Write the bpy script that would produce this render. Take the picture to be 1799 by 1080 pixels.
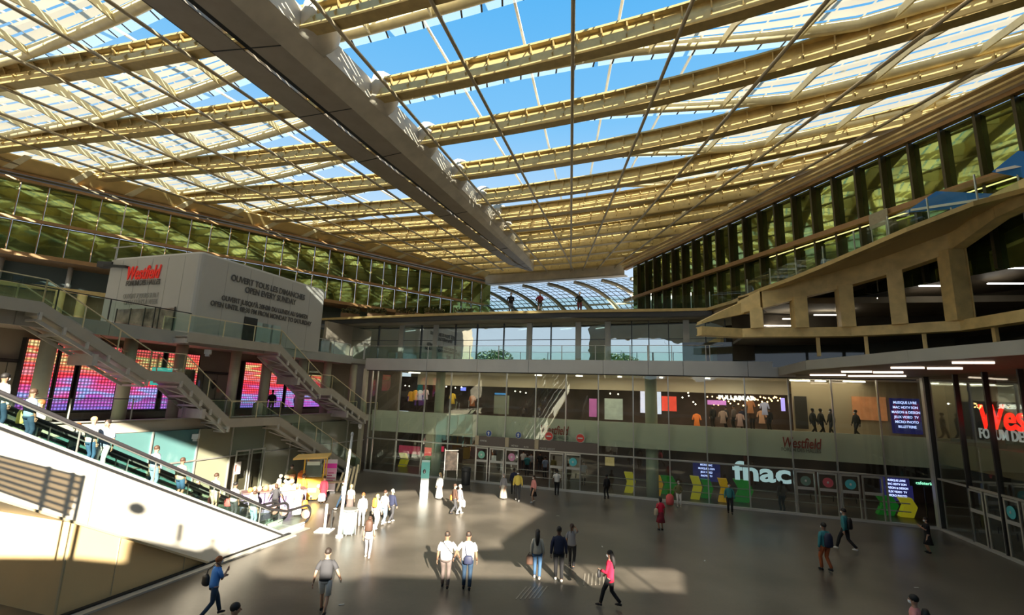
import bpy, math, random
from mathutils import Vector, Matrix
random.seed(7)
S = bpy.context.scene
for o in list(bpy.data.objects): bpy.data.objects.remove(o)
COL = S.collection
V3 = Vector
# ------------------------------------------------------------------ camera
IMW, IMH, FPX = 1799.0, 1080.0, 840.0
TH, RO, CH = math.radians(10.45), math.radians(2.0), 6.3
CAM = V3((0, 0, CH))
FW = V3((0, math.cos(TH), math.sin(TH)))
_r0, _u0 = V3((1, 0, 0)), V3((0, -math.sin(TH), math.cos(TH)))
RT = _r0*math.cos(RO) + _u0*math.sin(RO)
UP = _r0*-math.sin(RO) + _u0*math.cos(RO)
cd = bpy.data.cameras.new('camera'); cam = bpy.data.objects.new('camera', cd); COL.objects.link(cam)
cd.sensor_fit = 'HORIZONTAL'; cd.sensor_width = 36.0; cd.lens = 36.0*FPX/IMW; cd.clip_end = 2000; cd.clip_start = .05
m = Matrix(((RT.x, UP.x, -FW.x, 0), (RT.y, UP.y, -FW.y, 0), (RT.z, UP.z, -FW.z, CH), (0, 0, 0, 1)))
cam.matrix_world = m
S.camera = cam
S.view_settings.view_transform = 'Standard'; S.view_settings.look = 'None'
S.view_settings.gamma = 1.0; S.view_settings.use_curve_mapping = False
S.view_settings.exposure = 0.36
# ------------------------------------------------------------------ light
SUN_EL, SUN_AZ = 20.9, 16.6     # the sun stands behind the camera, a little to its right
w = bpy.data.worlds.new('sky'); S.world = w; w.use_nodes = True
nt = w.node_tree; nt.nodes.clear()
wl = nt.links.new
tcw = nt.nodes.new('ShaderNodeTexCoord'); spw = nt.nodes.new('ShaderNodeSeparateXYZ'); wl(tcw.outputs['Generated'], spw.inputs[0])
rmp = nt.nodes.new('ShaderNodeValToRGB'); cr_ = rmp.color_ramp
cr_.elements[0].position = 0.0; cr_.elements[0].color = (.70, .80, .92, 1); cr_.elements[1].position = 1.0; cr_.elements[1].color = (.04, .26, .66, 1)
for p_, c_ in ((.33, (.52, .70, .90)), (.52, (.20, .52, .87)), (.72, (.085, .42, .84))):
    e_ = cr_.elements.new(p_); e_.color = (*c_, 1)
wl(spw.outputs[2], rmp.inputs[0])
cn_ = nt.nodes.new('ShaderNodeTexNoise'); cn_.inputs['Scale'].default_value = 3.2; cn_.inputs['Detail'].default_value = 7; wl(tcw.outputs['Generated'], cn_.inputs['Vector'])
cm_ = nt.nodes.new('ShaderNodeMapRange'); cm_.inputs[1].default_value = .52; cm_.inputs[2].default_value = .68; wl(cn_.outputs[0], cm_.inputs[0])
lm_ = nt.nodes.new('ShaderNodeMapRange'); lm_.inputs[1].default_value = .30; lm_.inputs[2].default_value = .12; wl(spw.outputs[2], lm_.inputs[0])
mm_ = nt.nodes.new('ShaderNodeMath'); mm_.operation = 'MULTIPLY'; wl(cm_.outputs[0], mm_.inputs[0]); wl(lm_.outputs[0], mm_.inputs[1])
cx_ = nt.nodes.new('ShaderNodeMixRGB'); cx_.inputs[2].default_value = (.95, .96, .98, 1); wl(mm_.outputs[0], cx_.inputs[0]); wl(rmp.outputs[0], cx_.inputs[1])
bgn = nt.nodes.new('ShaderNodeBackground'); bgn.inputs['Strength'].default_value = 0.86
wo = nt.nodes.new('ShaderNodeOutputWorld'); wl(cx_.outputs[0], bgn.inputs[0]); wl(bgn.outputs[0], wo.inputs[0])
sl = bpy.data.lights.new('sun', 'SUN'); sl.energy = 19.5; sl.angle = math.radians(0.53); sl.color = (1.0, .90, .74)
so = bpy.data.objects.new('sun', sl); COL.objects.link(so); so.location = (20, -60, 40)
az = math.radians(SUN_AZ); el = math.radians(SUN_EL)
sdir = V3((-math.sin(az)*math.cos(el), math.cos(az)*math.cos(el), -math.sin(el)))
so.rotation_euler = sdir.to_track_quat('-Z', 'Y').to_euler()
# ------------------------------------------------------------------ pixel helpers (a pixel becomes a point on a real plane)
def ray(x, y): return RT*(x-IMW/2) - UP*(y-IMH/2) + FW*FPX
def atz(x, y, z=0.0):
    d = ray(x, y); return CAM + d*((z-CH)/d.z)
def wpt(x, y, a, b):
    n = V3((b[1]-a[1], -(b[0]-a[0]), 0)); d = ray(x, y)
    return CAM + d*((V3((a[0], a[1], 0))-CAM).dot(n)/d.dot(n))
# ------------------------------------------------------------------ materials
MATS = {}
def pm(name, col, rough=.5, metal=0., noise=0., scale=4., emit=None, es=0., spec=.5, bump=0., stretch=(1, 1, 1)):
    if name in MATS: return MATS[name]
    m = bpy.data.materials.new(name); m.use_nodes = True; n = m.node_tree; b = n.nodes['Principled BSDF']
    b.inputs['Base Color'].default_value = (*col, 1); b.inputs['Roughness'].default_value = rough
    b.inputs['Metallic'].default_value = metal; b.inputs['Specular IOR Level'].default_value = spec
    if noise or bump:
        tc = n.nodes.new('ShaderNodeTexCoord'); mp = n.nodes.new('ShaderNodeMapping'); mp.inputs['Scale'].default_value = stretch
        nz = n.nodes.new('ShaderNodeTexNoise'); nz.inputs['Scale'].default_value = scale; nz.inputs['Detail'].default_value = 5
        n.links.new(tc.outputs['Object'], mp.inputs[0]); n.links.new(mp.outputs[0], nz.inputs['Vector'])
        if noise:
            r = n.nodes.new('ShaderNodeValToRGB'); r.color_ramp.elements[0].position = .3; r.color_ramp.elements[1].position = .7
            r.color_ramp.elements[0].color = (*[c*(1-noise) for c in col], 1)
            r.color_ramp.elements[1].color = (*[min(1, c*(1+noise)) for c in col], 1)
            n.links.new(nz.outputs[0], r.inputs[0]); n.links.new(r.outputs[0], b.inputs['Base Color'])
        if bump:
            bp = n.nodes.new('ShaderNodeBump'); bp.inputs['Strength'].default_value = bump; bp.inputs['Distance'].default_value = .1
            n.links.new(nz.outputs[0], bp.inputs['Height']); n.links.new(bp.outputs[0], b.inputs['Normal'])
    if emit:
        b.inputs['Emission Color'].default_value = (*emit, 1); b.inputs['Emission Strength'].default_value = es
    MATS[name] = m; return m
def glassmat(name, tint=(.8, .88, .84), refl=1.0, base=.04, wavy=0., rough=0.):
    m = bpy.data.materials.new(name); m.use_nodes = True; n = m.node_tree; n.nodes.clear()
    o = n.nodes.new('ShaderNodeOutputMaterial'); mx = n.nodes.new('ShaderNodeMixShader')
    t = n.nodes.new('ShaderNodeBsdfTransparent'); t.inputs[0].default_value = (*tint, 1)
    g = n.nodes.new('ShaderNodeBsdfGlossy'); g.inputs['Roughness'].default_value = rough; g.inputs[0].default_value = (.95, 1, .97, 1)
    lw = n.nodes.new('ShaderNodeLayerWeight'); lw.inputs[0].default_value = .5
    pw = n.nodes.new('ShaderNodeMath'); pw.operation = 'POWER'; pw.inputs[1].default_value = 3.5
    ma = n.nodes.new('ShaderNodeMath'); ma.operation = 'MULTIPLY_ADD'; ma.inputs[1].default_value = refl; ma.inputs[2].default_value = base; ma.use_clamp = True
    n.links.new(lw.outputs['Facing'], pw.inputs[0]); n.links.new(pw.outputs[0], ma.inputs[0]); n.links.new(ma.outputs[0], mx.inputs[0])
    n.links.new(t.outputs[0], mx.inputs[1]); n.links.new(g.outputs[0], mx.inputs[2]); n.links.new(mx.outputs[0], o.inputs[0])
    if wavy:
        tc = n.nodes.new('ShaderNodeTexCoord'); nz = n.nodes.new('ShaderNodeTexNoise'); nz.inputs['Scale'].default_value = .6
        bp = n.nodes.new('ShaderNodeBump'); bp.inputs['Strength'].default_value = wavy; bp.inputs['Distance'].default_value = .1
        n.links.new(tc.outputs['Object'], nz.inputs['Vector']); n.links.new(nz.outputs[0], bp.inputs['Height']); n.links.new(bp.outputs[0], g.inputs['Normal'])
    return m
def emat(name, col, s):
    m = bpy.data.materials.new(name); m.use_nodes = True; n = m.node_tree; n.nodes.clear()
    o = n.nodes.new('ShaderNodeOutputMaterial'); e = n.nodes.new('ShaderNodeEmission'); e.inputs[0].default_value = (*col, 1); e.inputs[1].default_value = s
    n.links.new(e.outputs[0], o.inputs[0]); return m
GOLD = pm('gold_paint', (.50, .365, .15), .38, .35, .12, 3)
GOLD2 = pm('dull_gold_steel', (.80, .60, .27), .45, .05, .15, 2)
CREAM = pm('cream_paint', (.78, .68, .42), .4, .1, .08, 3)
ROD = pm('bronze_rod_paint', (.42, .34, .22), .45, .3)
WHITE = pm('white_paint', (.70, .69, .65), .4)
GUT = pm('taupe_sheet_metal', (.30, .25, .20), .5, .2, .08, 1.2)
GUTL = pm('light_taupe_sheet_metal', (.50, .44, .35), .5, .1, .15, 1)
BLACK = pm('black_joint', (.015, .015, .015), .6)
GREYM = pm('grey_metal_cladding', (.46, .45, .41), .42, .25, .05, 1)
GREYL = pm('light_grey_metal', (.55, .55, .53), .38, .3, .04, 1)
DARKM = pm('dark_metal', (.06, .06, .06), .4, .5)
ALU = pm('aluminium', (.62, .62, .58), .3, .7)
STAIRM = pm('stair_taupe_metal', (.50, .46, .38), .45, .25, .06, 2)
STAIRU = pm('stair_steel_underside', (.62, .58, .52), .45, .2, .08, 2)
CONC = pm('cream_concrete', (.48, .43, .33), .7, 0, .08, 1)
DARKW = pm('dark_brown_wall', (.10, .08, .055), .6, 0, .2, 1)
WARMD = pm('warm_dim_wall', (.30, .25, .17), .7, 0, .1, .7)
BAND = pm('pale_floor_edge_panel', (.80, .82, .70), .5, 0, .03, 2)
GLASS = glassmat('clear_facade_glass', (.90, .93, .89), .9, .07, .05)
GLASS_S = glassmat('sky_mirroring_glass', (.45, .55, .55), 1.0, .68, .08)
GLASS_B = glassmat('balustrade_glass', (.88, .95, .92), .6, .03)
GLASS_R = glassmat('roof_lath_glass', (.85, .93, .97), .5, .04)
TEALG = pm('teal_backpainted_glass', (.10, .22, .22), .06, 0, .1, .5, spec=.9)
OLIVE = pm('olive_mirror_glass', (.25, .31, .11), .04, .9, .35, .5, bump=.05)
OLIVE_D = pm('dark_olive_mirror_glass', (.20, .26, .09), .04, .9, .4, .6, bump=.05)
BRONZE = pm('bronze_frame', (.30, .17, .07), .4, .4, .1, 3)
BRONZED = pm('dark_bronze_fin', (.07, .055, .025), .4, .4)
WALLW = pm('white_render', (.84, .80, .70), .6, 0, .02, 1)
WALLY = pm('ochre_smooth_wall', (.70, .52, .27), .55, 0, .05, .6)
BOXM = pm('warm_white_panel', (.50, .485, .44), .45, .05, .02, 1)
IN1, IN0 = 95.0, 28.0
STRIP = emat('light_strip', (1, .93, .8), 6.0)
WARML = emat('warm_bulb', (1, .55, .2), 9.0)
# ------------------------------------------------------------------ mesh builder
def worldoff(p):
    while p is not None:
        if p.get('_w'): return p.matrix_world.translation.copy()
        p = p.parent
    return V3((0, 0, 0))
class MB:
    def __init__(s): s.v = []; s.f = []; s.uv = {}
    def add(s, vs, fs):
        n = len(s.v); s.v += [tuple(v) for v in vs]; s.f += [tuple(i+n for i in f) for f in fs]; return s
    def box(s, c, d, rz=0., M=None):
        x, y, z = d[0]/2, d[1]/2, d[2]/2
        R = M if M is not None else Matrix.Rotation(rz, 3, 'Z')
        vs = [V3(c)+R @ V3((i*x, j*y, k*z)) for i in (-1, 1) for j in (-1, 1) for k in (-1, 1)]
        return s.add(vs, [(0, 1, 3, 2), (4, 6, 7, 5), (0, 4, 5, 1), (2, 3, 7, 6), (0, 2, 6, 4), (1, 5, 7, 3)])
    def bar(s, p, q, w, h, up=(0, 0, 1)):
        p, q = V3(p), V3(q); d = (q-p); L = d.length
        if L < 1e-6: return s
        d.normalize(); side = d.cross(V3(up))
        if side.length < 1e-4: side = d.cross(V3((0, 1, 0)))
        side.normalize(); u2 = side.cross(d)
        M = Matrix((side, d, u2)).transposed()
        return s.box((p+q)/2, (w, L, h), M=M)
    def tube(s, pts, r, seg=8, caps=True, sc=(1, 1)):
        pts = [V3(p) for p in pts]; n = len(pts); rs = r if isinstance(r, (list, tuple)) else [r]*n
        base = len(s.v); vs = []; prev = None
        for i, p in enumerate(pts):
            d = (pts[min(i+1, n-1)]-pts[max(i-1, 0)]).normalized()
            if prev is None:
                a = V3((1, 0, 0)) if abs(d.x) < .8 else V3((0, 1, 0)); a = (a-d*a.dot(d)).normalized()
            else: a = (prev-d*prev.dot(d)).normalized()
            prev = a; b = d.cross(a)
            for k in range(seg):
                t = 2*math.pi*k/seg; vs.append(p+a*(math.cos(t)*rs[i]*sc[0])+b*(math.sin(t)*rs[i]*sc[1]))
        fs = [(i*seg+k, i*seg+(k+1) % seg, (i+1)*seg+(k+1) % seg, (i+1)*seg+k) for i in range(n-1) for k in range(seg)]
        if caps: fs += [tuple(reversed(range(seg))), tuple((n-1)*seg+k for k in range(seg))]
        return s.add(vs, fs)
    def loft(s, rings, caps=True):      # ring: (centre, rx, ry) in local x/y planes
        seg = 14; vs = []
        for c, rx, ry in rings:
            for k in range(seg):
                t = 2*math.pi*k/seg; vs.append(V3(c)+V3((math.cos(t)*rx, math.sin(t)*ry, 0)))
        n = len(rings)
        fs = [(i*seg+k, i*seg+(k+1) % seg, (i+1)*seg+(k+1) % seg, (i+1)*seg+k) for i in range(n-1) for k in range(seg)]
        if caps: fs += [tuple(reversed(range(seg))), tuple((n-1)*seg+k for k in range(seg))]
        return s.add(vs, fs)
    def ball(s, c, r, seg=12, rg=8):
        if not isinstance(r, (tuple, list)): r = (r, r, r)
        vs = [V3(c)+V3((0, 0, -r[2]))]
        for i in range(1, rg):
            a = -math.pi/2+math.pi*i/rg
            for k in range(seg):
                t = 2*math.pi*k/seg; vs.append(V3(c)+V3((math.cos(a)*math.cos(t)*r[0], math.cos(a)*math.sin(t)*r[1], math.sin(a)*r[2])))
        vs.append(V3(c)+V3((0, 0, r[2])))
        fs = [(0, 1+(k+1) % seg, 1+k) for k in range(seg)]
        for i in range(rg-2):
            for k in range(seg): fs.append((1+i*seg+k, 1+i*seg+(k+1) % seg, 1+(i+1)*seg+(k+1) % seg, 1+(i+1)*seg+k))
        l = len(vs)-1; b0 = 1+(rg-2)*seg
        fs += [(b0+k, b0+(k+1) % seg, l) for k in range(seg)]
        return s.add(vs, fs)
    def prism(s, poly, z0, z1):
        n = len(poly); g = lambda z, i: z[i] if isinstance(z, (list, tuple)) else z
        vs = [(p[0], p[1], g(z0, i)) for i, p in enumerate(poly)]+[(p[0], p[1], g(z1, i)) for i, p in enumerate(poly)]
        return s.add(vs, [tuple(reversed(range(n))), tuple(range(n, 2*n))]+[(i, (i+1) % n, n+(i+1) % n, n+i) for i in range(n)])
    def slab(s, pts, off):              # any planar polygon given thickness by the vector off
        n = len(pts); off = V3(off); vs = [V3(p) for p in pts]+[V3(p)+off for p in pts]
        return s.add(vs, [tuple(reversed(range(n))), tuple(range(n, 2*n))]+[(i, (i+1) % n, n+(i+1) % n, n+i) for i in range(n)])
    def sweep(s, path, prof, closed=True):   # prof: (p, z) offsets; p to the left of travel; path points may carry z
        n = len(path); k = len(prof); vs = []; P = [V3(p) for p in path]
        for i in range(n):
            d = P[min(i+1, n-1)]-P[max(i-1, 0)]; d.z = 0; d.normalize(); nn = V3((-d.y, d.x, 0))
            for (a, z) in prof: vs.append(P[i]+nn*a+V3((0, 0, z)))
        rng = range(k) if closed else range(k-1)
        fs = [(i*k+j, i*k+(j+1) % k, (i+1)*k+(j+1) % k, (i+1)*k+j) for i in range(n-1) for j in rng]
        if closed: fs += [tuple(reversed(range(k))), tuple((n-1)*k+j for j in range(k))]
        return s.add(vs, fs)
    def sheet(s, rows, ucoord, vcoord, th=.0):   # rows[i][j] points with uv
        n, k = len(rows), len(rows[0]); b = len(s.v)
        s.add([p for r in rows for p in r], [(i*k+j, i*k+j+1, (i+1)*k+j+1, (i+1)*k+j) for i in range(n-1) for j in range(k-1)])
        for i in range(n):
            for j in range(k): s.uv[b+i*k+j] = (ucoord[i], vcoord[j])
        return s
    def build(s, name, mat, parent=None, smooth=False, kind=None, label=None):
        me = bpy.data.meshes.new(name)
        off = worldoff(parent)
        if off.length: vs = [(x-off.x, y-off.y, z-off.z) for x, y, z in s.v]
        else: vs = s.v
        me.from_pydata(vs, [], s.f); me.validate()
        if s.uv:
            ul = me.uv_layers.new(name='uv')
            for lp in me.loops: ul.data[lp.index].uv = s.uv.get(lp.vertex_index, (0, 0))
        if isinstance(mat, (list, tuple)):
            for mm in mat: me.materials.append(mm)
        else: me.materials.append(mat)
        if smooth:
            for p in me.polygons: p.use_smooth = True
        o = bpy.data.objects.new(name, me); COL.objects.link(o)
        if parent is not None: o.parent = parent
        if kind: o['kind'] = kind
        if label: o['label'] = label
        return o
def fixn(o):
    import bmesh
    b = bmesh.new(); b.from_mesh(o.data); bmesh.ops.recalc_face_normals(b, faces=b.faces); b.to_mesh(o.data); b.free(); return o
def tag(o, label=None, cat=None, group=None, kind=None):
    if label: o['label'] = label
    if cat: o['category'] = cat
    if group: o['group'] = group
    if kind: o['kind'] = kind
    return o
def thing(name, label, cat, loc=(0, 0, 0), rz=0, group=None, kind=None):
    o = bpy.data.objects.new(name, None); COL.objects.link(o); o.empty_display_size = .2
    o.location = loc; o.rotation_euler = (0, 0, rz)
    o.matrix_world = Matrix.Translation(V3(loc)) @ Matrix.Rotation(rz, 4, 'Z')
    if rz == 0: o['_w'] = 1
    return tag(o, label, cat, group, kind)
def struct(name, loc=(0, 0, 0)):
    return thing(name, None, None, loc, 0, None, 'structure')
def text(name, body, mat, size, pos, xdir, parent=None, shear=0., ext=.01, off=0., align='CENTER', up=(0, 0, 1), sx=1., lift=.0):
    c = bpy.data.curves.new(name, 'FONT'); c.body = body; c.size = size; c.extrude = ext; c.offset = off; c.shear = shear
    c.align_x = align; c.align_y = 'CENTER'; c.materials.append(mat); c.resolution_u = 3
    xd = V3(xdir).normalized(); ud = V3(up); zd = xd.cross(ud).normalized(); ud = zd.cross(xd)
    M = Matrix(((xd.x*sx, ud.x, zd.x, 0), (xd.y*sx, ud.y, zd.y, 0), (xd.z*sx, ud.z, zd.z, 0), (0, 0, 0, 1)))
    p = V3(pos)+zd*lift
    off3 = worldoff(parent)
    tmp = bpy.data.objects.new(name, c); COL.objects.link(tmp)
    dg = bpy.context.evaluated_depsgraph_get(); me = bpy.data.meshes.new_from_object(tmp.evaluated_get(dg))
    bpy.data.objects.remove(tmp); me.name = name
    o = bpy.data.objects.new(name, me); COL.objects.link(o)
    if parent is not None: o.parent = parent
    o.matrix_local = Matrix.Translation(p-off3) @ M
    return o
ORD = ['nearest', 'second', 'third', 'fourth', 'fifth', 'sixth', 'seventh', 'eighth', 'ninth', 'tenth', 'eleventh', 'twelfth', 'thirteenth', 'fourteenth',
       'fifteenth', 'sixteenth', 'seventeenth', 'eighteenth', 'nineteenth', 'twentieth', 'twenty first', 'twenty second']
#@@STRUCT
# ================================================================== FLOOR
def floor_mat():
    m = pm('polished_dark_paving', (.19, .165, .13), .3, 0, .0, 1); n = m.node_tree; b = n.nodes['Principled BSDF']; b.inputs['Specular IOR Level'].default_value = .4
    tc = n.nodes.new('ShaderNodeTexCoord')
    a = n.nodes.new('ShaderNodeTexNoise'); a.inputs['Scale'].default_value = .35; a.inputs['Detail'].default_value = 6
    f = n.nodes.new('ShaderNodeTexNoise'); f.inputs['Scale'].default_value = 9; f.inputs['Detail'].default_value = 4
    for t in (a, f): n.links.new(tc.outputs['Object'], t.inputs['Vector'])
    r = n.nodes.new('ShaderNodeValToRGB'); r.color_ramp.elements[0].position = .35; r.color_ramp.elements[1].position = .7
    r.color_ramp.elements[0].color = (.090, .078, .062, 1); r.color_ramp.elements[1].color = (.18, .157, .125, 1)
    n.links.new(a.outputs[0], r.inputs[0])
    mx = n.nodes.new('ShaderNodeMixRGB'); mx.blend_type = 'MULTIPLY'; mx.inputs[0].default_value = .25
    n.links.new(r.outputs[0], mx.inputs[1]); n.links.new(f.outputs[0], mx.inputs[2]); n.links.new(mx.outputs[0], b.inputs['Base Color'])
    rr = n.nodes.new('ShaderNodeMapRange'); rr.inputs[3].default_value = .22; rr.inputs[4].default_value = .42
    n.links.new(a.outputs[0], rr.inputs[0]); n.links.new(rr.outputs[0], b.inputs['Roughness'])
    return m
fl = MB().box((-2, 22, -.1), (76, 66, .2)).build('floor', floor_mat(), kind='structure')
# ================================================================== PLAN LINES
A, B = atz(650, 828), atz(1652, 930)
A.z = B.z = 0
UB = (B-A).normalized(); NB = V3((-UB.y, UB.x, 0))        # along the back facade (to the right) and into the building
if NB.y < 0: NB = -NB
LB = (B-A).length
def PB(s, n=0., z=0.): return A+UB*s+NB*n+V3((0, 0, z))
def sB(x, y=700, n=0.):
    p = wpt(x, y, (A+NB*n)[:2], (B+NB*n)[:2]); return (p-A).dot(UB)
Cc = atz(1794, 990); UR = (Cc-B); UR.z = 0; UR.normalize(); NR = V3((UR.y, -UR.x, 0))
if NR.x < 0: NR = -NR
def PR(s, n=0., z=0.): return B+UR*s+NR*n+V3((0, 0, z))
def sR(x, y=700):
    p = wpt(x, y, B[:2], (B+UR)[:2]); return (p-B).dot(UR)
QA, QB = V3((-20.9, 17.5, 0)), V3((-13.0, 40.6, 0)); UQ = (QB-QA).normalized(); NQ = V3((-UQ.y, UQ.x, 0))   # left side line, NQ points left
def PQ(s, n=0., z=0.): return QA+UQ*s+NQ*n+V3((0, 0, z))
LQ = (QB-QA).length
def qpt(x, y, n=0.): return wpt(x, y, PQ(0, n)[:2], PQ(1, n)[:2])
def sQ(x, y, n=0.): return (qpt(x, y, n)-QA).dot(UQ)
# ================================================================== BACK FACADE (two storeys of glass under a grey fascia)
mull_px = [660, 701, 746, 791, 840, 889, 941, 994, 1051, 1112, 1174, 1239, 1309, 1386, 1462, 1543]
ms = [sB(x) for x in mull_px]; ends = [-.55]+ms+[LB]
win = struct('window_1', PB(LB/2))
for i in range(len(ends)-1):
    s0, s1 = ends[i]+.03, ends[i+1]-.03
    for z0, z1 in ((.12, 2.52), (2.62, 8.0)):
        if z0 < 1 and (833 <= (mull_px+[1652])[min(i, 15)]-30 <= 1020 or 1392 <= (mull_px+[1652])[min(i, 15)]-30 <= 1545): continue
        MB().slab([PB(s0, .05, z0), PB(s1, .05, z0), PB(s1, .05, z1), PB(s0, .05, z1)], NB*.02).build('pane', GLASS, win)
for s in ends:
    MB().bar(PB(s, .06, 0), PB(s, .06, 8.0), .07, .16, NB).build('mullion', ALU, win)
MB().bar(PB(-.55, .04, 2.57), PB(LB, .04, 2.57), .12, .09).build('transom', ALU, win)
MB().bar(PB(-.55, 0, .06), PB(LB, 0, .06), .22, .14).build('sill', GREYL, win)
cor = MB().bar(PB(LB+.05, -.1, 0), PB(LB+.05, -.1, 8.1), .34, .34, NB).build('corner_post', GREYL, win)
# slab edge between the two storeys
MB().slab([PB(-.5, .35, 3.14), PB(LB, .35, 3.14), PB(LB, .35, 4.78), PB(-.5, .35, 4.78)], NB*.15).build('floor_edge_panel', BAND, kind='structure')
MB().slab([PB(-.5, .5, 3.3), PB(LB+6, .5, 3.3), PB(LB+6, 10, 3.3), PB(-.5, 10, 3.3)], (0, 0, 1.1)).build('inner_floor_slab', pm('inner_slab', (.40, .37, .30), .5, 0, .05), kind='structure')
MB().slab([PB(-.5, .3, 8.05), PB(LB+6, .3, 8.05), PB(LB+6, 13, 8.05), PB(-.5, 13, 8.05)], (0, 0, .85)).build('upper_floor_slab', pm('ceiling_plaster', (.50, .47, .38), .7), kind='structure')
MB().slab([PB(-3, 10, 0), PB(LB+8, 10, 0), PB(LB+8, 10, 12.5), PB(-3, 10, 12.5)], NB*.3).build('wall_back', WARMD, kind='structure')
# fascia with hairline joints
fas = struct('fascia', PB(10))
fe = sB(1400)
js = [-1.2]+[sB(x, 640) for x in (752, 840, 930, 1060, 1139, 1200, 1313)]+[fe]
for a, b in zip(js[:-1], js[1:]):
    MB().slab([PB(a+.012, -.2, 8.0), PB(b-.012, -.2, 8.0), PB(b-.012, -.2, 8.95), PB(a+.012, -.2, 8.95)], NB*.5).build('fascia_panel', GREYL, fas)
MB().bar(PB(-1.2, .0, 7.97), PB(fe+6, .0, 7.97), .36, .06).build('shadow_gap', BLACK, fas)
# round columns behind the glass
for px, wd in ((768, .42), (1143, .45)):
    s = sB(px, 700, .6)
    MB().tube([PB(s, 1.0, 0), PB(s, 1.0, 3.3)], wd*.9, 16).build('column', pm('pale_green_column', (.50, .56, .44), .5), kind='structure', smooth=True)
    MB().tube([PB(s, 1.0, 4.4), PB(s, 1.0, 8.05)], wd*.9, 16).build('column', MATS['pale_green_column'], kind='structure', smooth=True)
# ---- level 2: mirror-like glazing set back, balustrade on the fascia
w2 = struct('window_2', PB(12, 3.2))
l2n = 2.6
p2 = [sB(x, 600, l2n) for x in (560, 610, 665, 705, 740, 765, 800, 838, 885, 930, 968, 1016, 1068, 1110, 1140, 1175, 1206, 1240, 1275, 1313, 1350, 1385, 1420)]
for a, b in zip(p2[:-1], p2[1:]):
    MB().slab([PB(a+.03, l2n, 8.98), PB(b-.03, l2n, 8.98), PB(b-.03, l2n, 12.1), PB(a+.03, l2n, 12.1)], NB*.03).build('pane', GLASS_S, w2)
for i, s in enumerate(p2):
    th = .42 if i in (3, 5, 9, 11, 12, 16) else .06
    MB().bar(PB(s, l2n-.05, 8.9), PB(s, l2n-.05, 12.1), th, .12, NB).build('mullion', GREYM if th > .1 else DARKM, w2)
MB().bar(PB(p2[0], l2n, 10.75), PB(p2[-1], l2n, 10.75), .06, .04).build('transom', DARKM, w2)
bl = struct('balustrade', PB(12, 0, 8.95))
bpx = [620, 640, 752, 825, 876, 930, 987, 1046, 1107, 1139, 1180, 1240, 1247, 1313, 1391]
bs = [sB(x, 620) for x in bpx]
for i, s in enumerate(bs):
    MB().bar(PB(s, 0, 8.9), PB(s, 0, 10.0), .14 if i in (1, 9) else .05, .05, NB).build('post', GREYL, bl)
for a, b in zip(bs[:-1], bs[1:]):
    if b-a > .4: MB().slab([PB(a+.03, 0, 8.95), PB(b-.03, 0, 8.95), PB(b-.03, 0, 9.95), PB(a+.03, 0, 9.95)], NB*.015).build('pane', GLASS_B, bl)
MB().bar(PB(bs[0], 0, 10.0), PB(bs[-1], 0, 10.0), .04, .03).build('handrail', GREYM, bl)
# ---- level 3 terrace slab with gold edge
E3 = [(-22, 43.5), ] 
e3px = [(565, 561), (700, 556), (800, 552), (1000, 547), (1180, 545), (1250, 543)]
e3 = [atz(x, y, 12.6) for x, y in e3px]
d0 = (e3[0]-e3[1]); d0.z = 0; d0.normalize(); e3 = [e3[0]+d0*7]+e3
rpx = [(1300, 529, 12.5), (1350, 508, 12.55), (1400, 490, 12.8), (1450, 470, 13.05), (1525, 438, 13.45), (1600, 405, 13.85), (1700, 363, 14.4), (1799, 335, 15.1)]
e3r = [atz(*p) for p in rpx]; last = e3r[-1]+(e3r[-1]-e3r[-2])*1.5
edge = e3+e3r+[last]
out = [V3((36, 8, 15)), V3((40, 62, 12.6)), V3((-46, 62, 12.6)), V3((-44, 36, 12.6)), V3((-24, 44, 12.6))]
poly = e3+e3r[:3]
terr = struct('terrace')
flat = [p.copy() for p in e3+[atz(1300, 529, 12.5), V3((16, 27.5, 12.6)), V3((30, 24, 12.6)), V3((30, 66, 12.6)), V3((-50, 66, 12.6)), V3((-50, 34, 12.6)), V3((-30, 38, 12.6))]]
for p in flat: p.z = 12.1
MB().slab([V3((p.x, p.y, 12.15)) for p in flat], (0, 0, .35)).build('deck', pm('terrace_paving', (.35, .30, .22), .7, 0, .1, 1), terr)
MB().sweep(edge, [(0, -.16), (0, .04), (-.5, .04), (-.5, -.16)]).build('gold_edge', GOLD, terr)
MB().sweep(e3, [(.12, -.5), (.12, -.17), (-.4, -.17), (-.4, -.5)][::-1]).build('shadow_fascia', DARKM, terr)
MB().sweep(e3, [(.05, -.42), (.05, -.34), (0, -.34), (0, -.42)]).build('edge_trim', GREYM, terr)
# balusters of the terrace
tb = struct('terrace_balustrade')
for x, y in ((1108, 545), (1142, 545), (1178, 545), (1213, 544), (1246, 543), (1310, 525), (1350, 508), (1395, 491), (1443, 473), (1498, 449), (1558, 425), (1628, 395), (1712, 357)):
    z = 12.62 if x < 1300 else 12.6+(x-1300)/500*2.4
    p = atz(x, y, z); p += V3((.12, .12, 0)) if x < 1300 else V3((.15, 0, 0))
    MB().bar(p, p+V3((0, 0, 1.25)), .05, .05, (0, 1, 0)).build('post', ALU, tb)
pp = [p.copy()+V3((.12, .1, 0)) for p in e3[3:]+e3r]
MB().sweep(pp, [(0, .05), (0, 1.05), (-.02, 1.05), (-.02, .05)]).build('pane', GLASS_B, tb)
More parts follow.
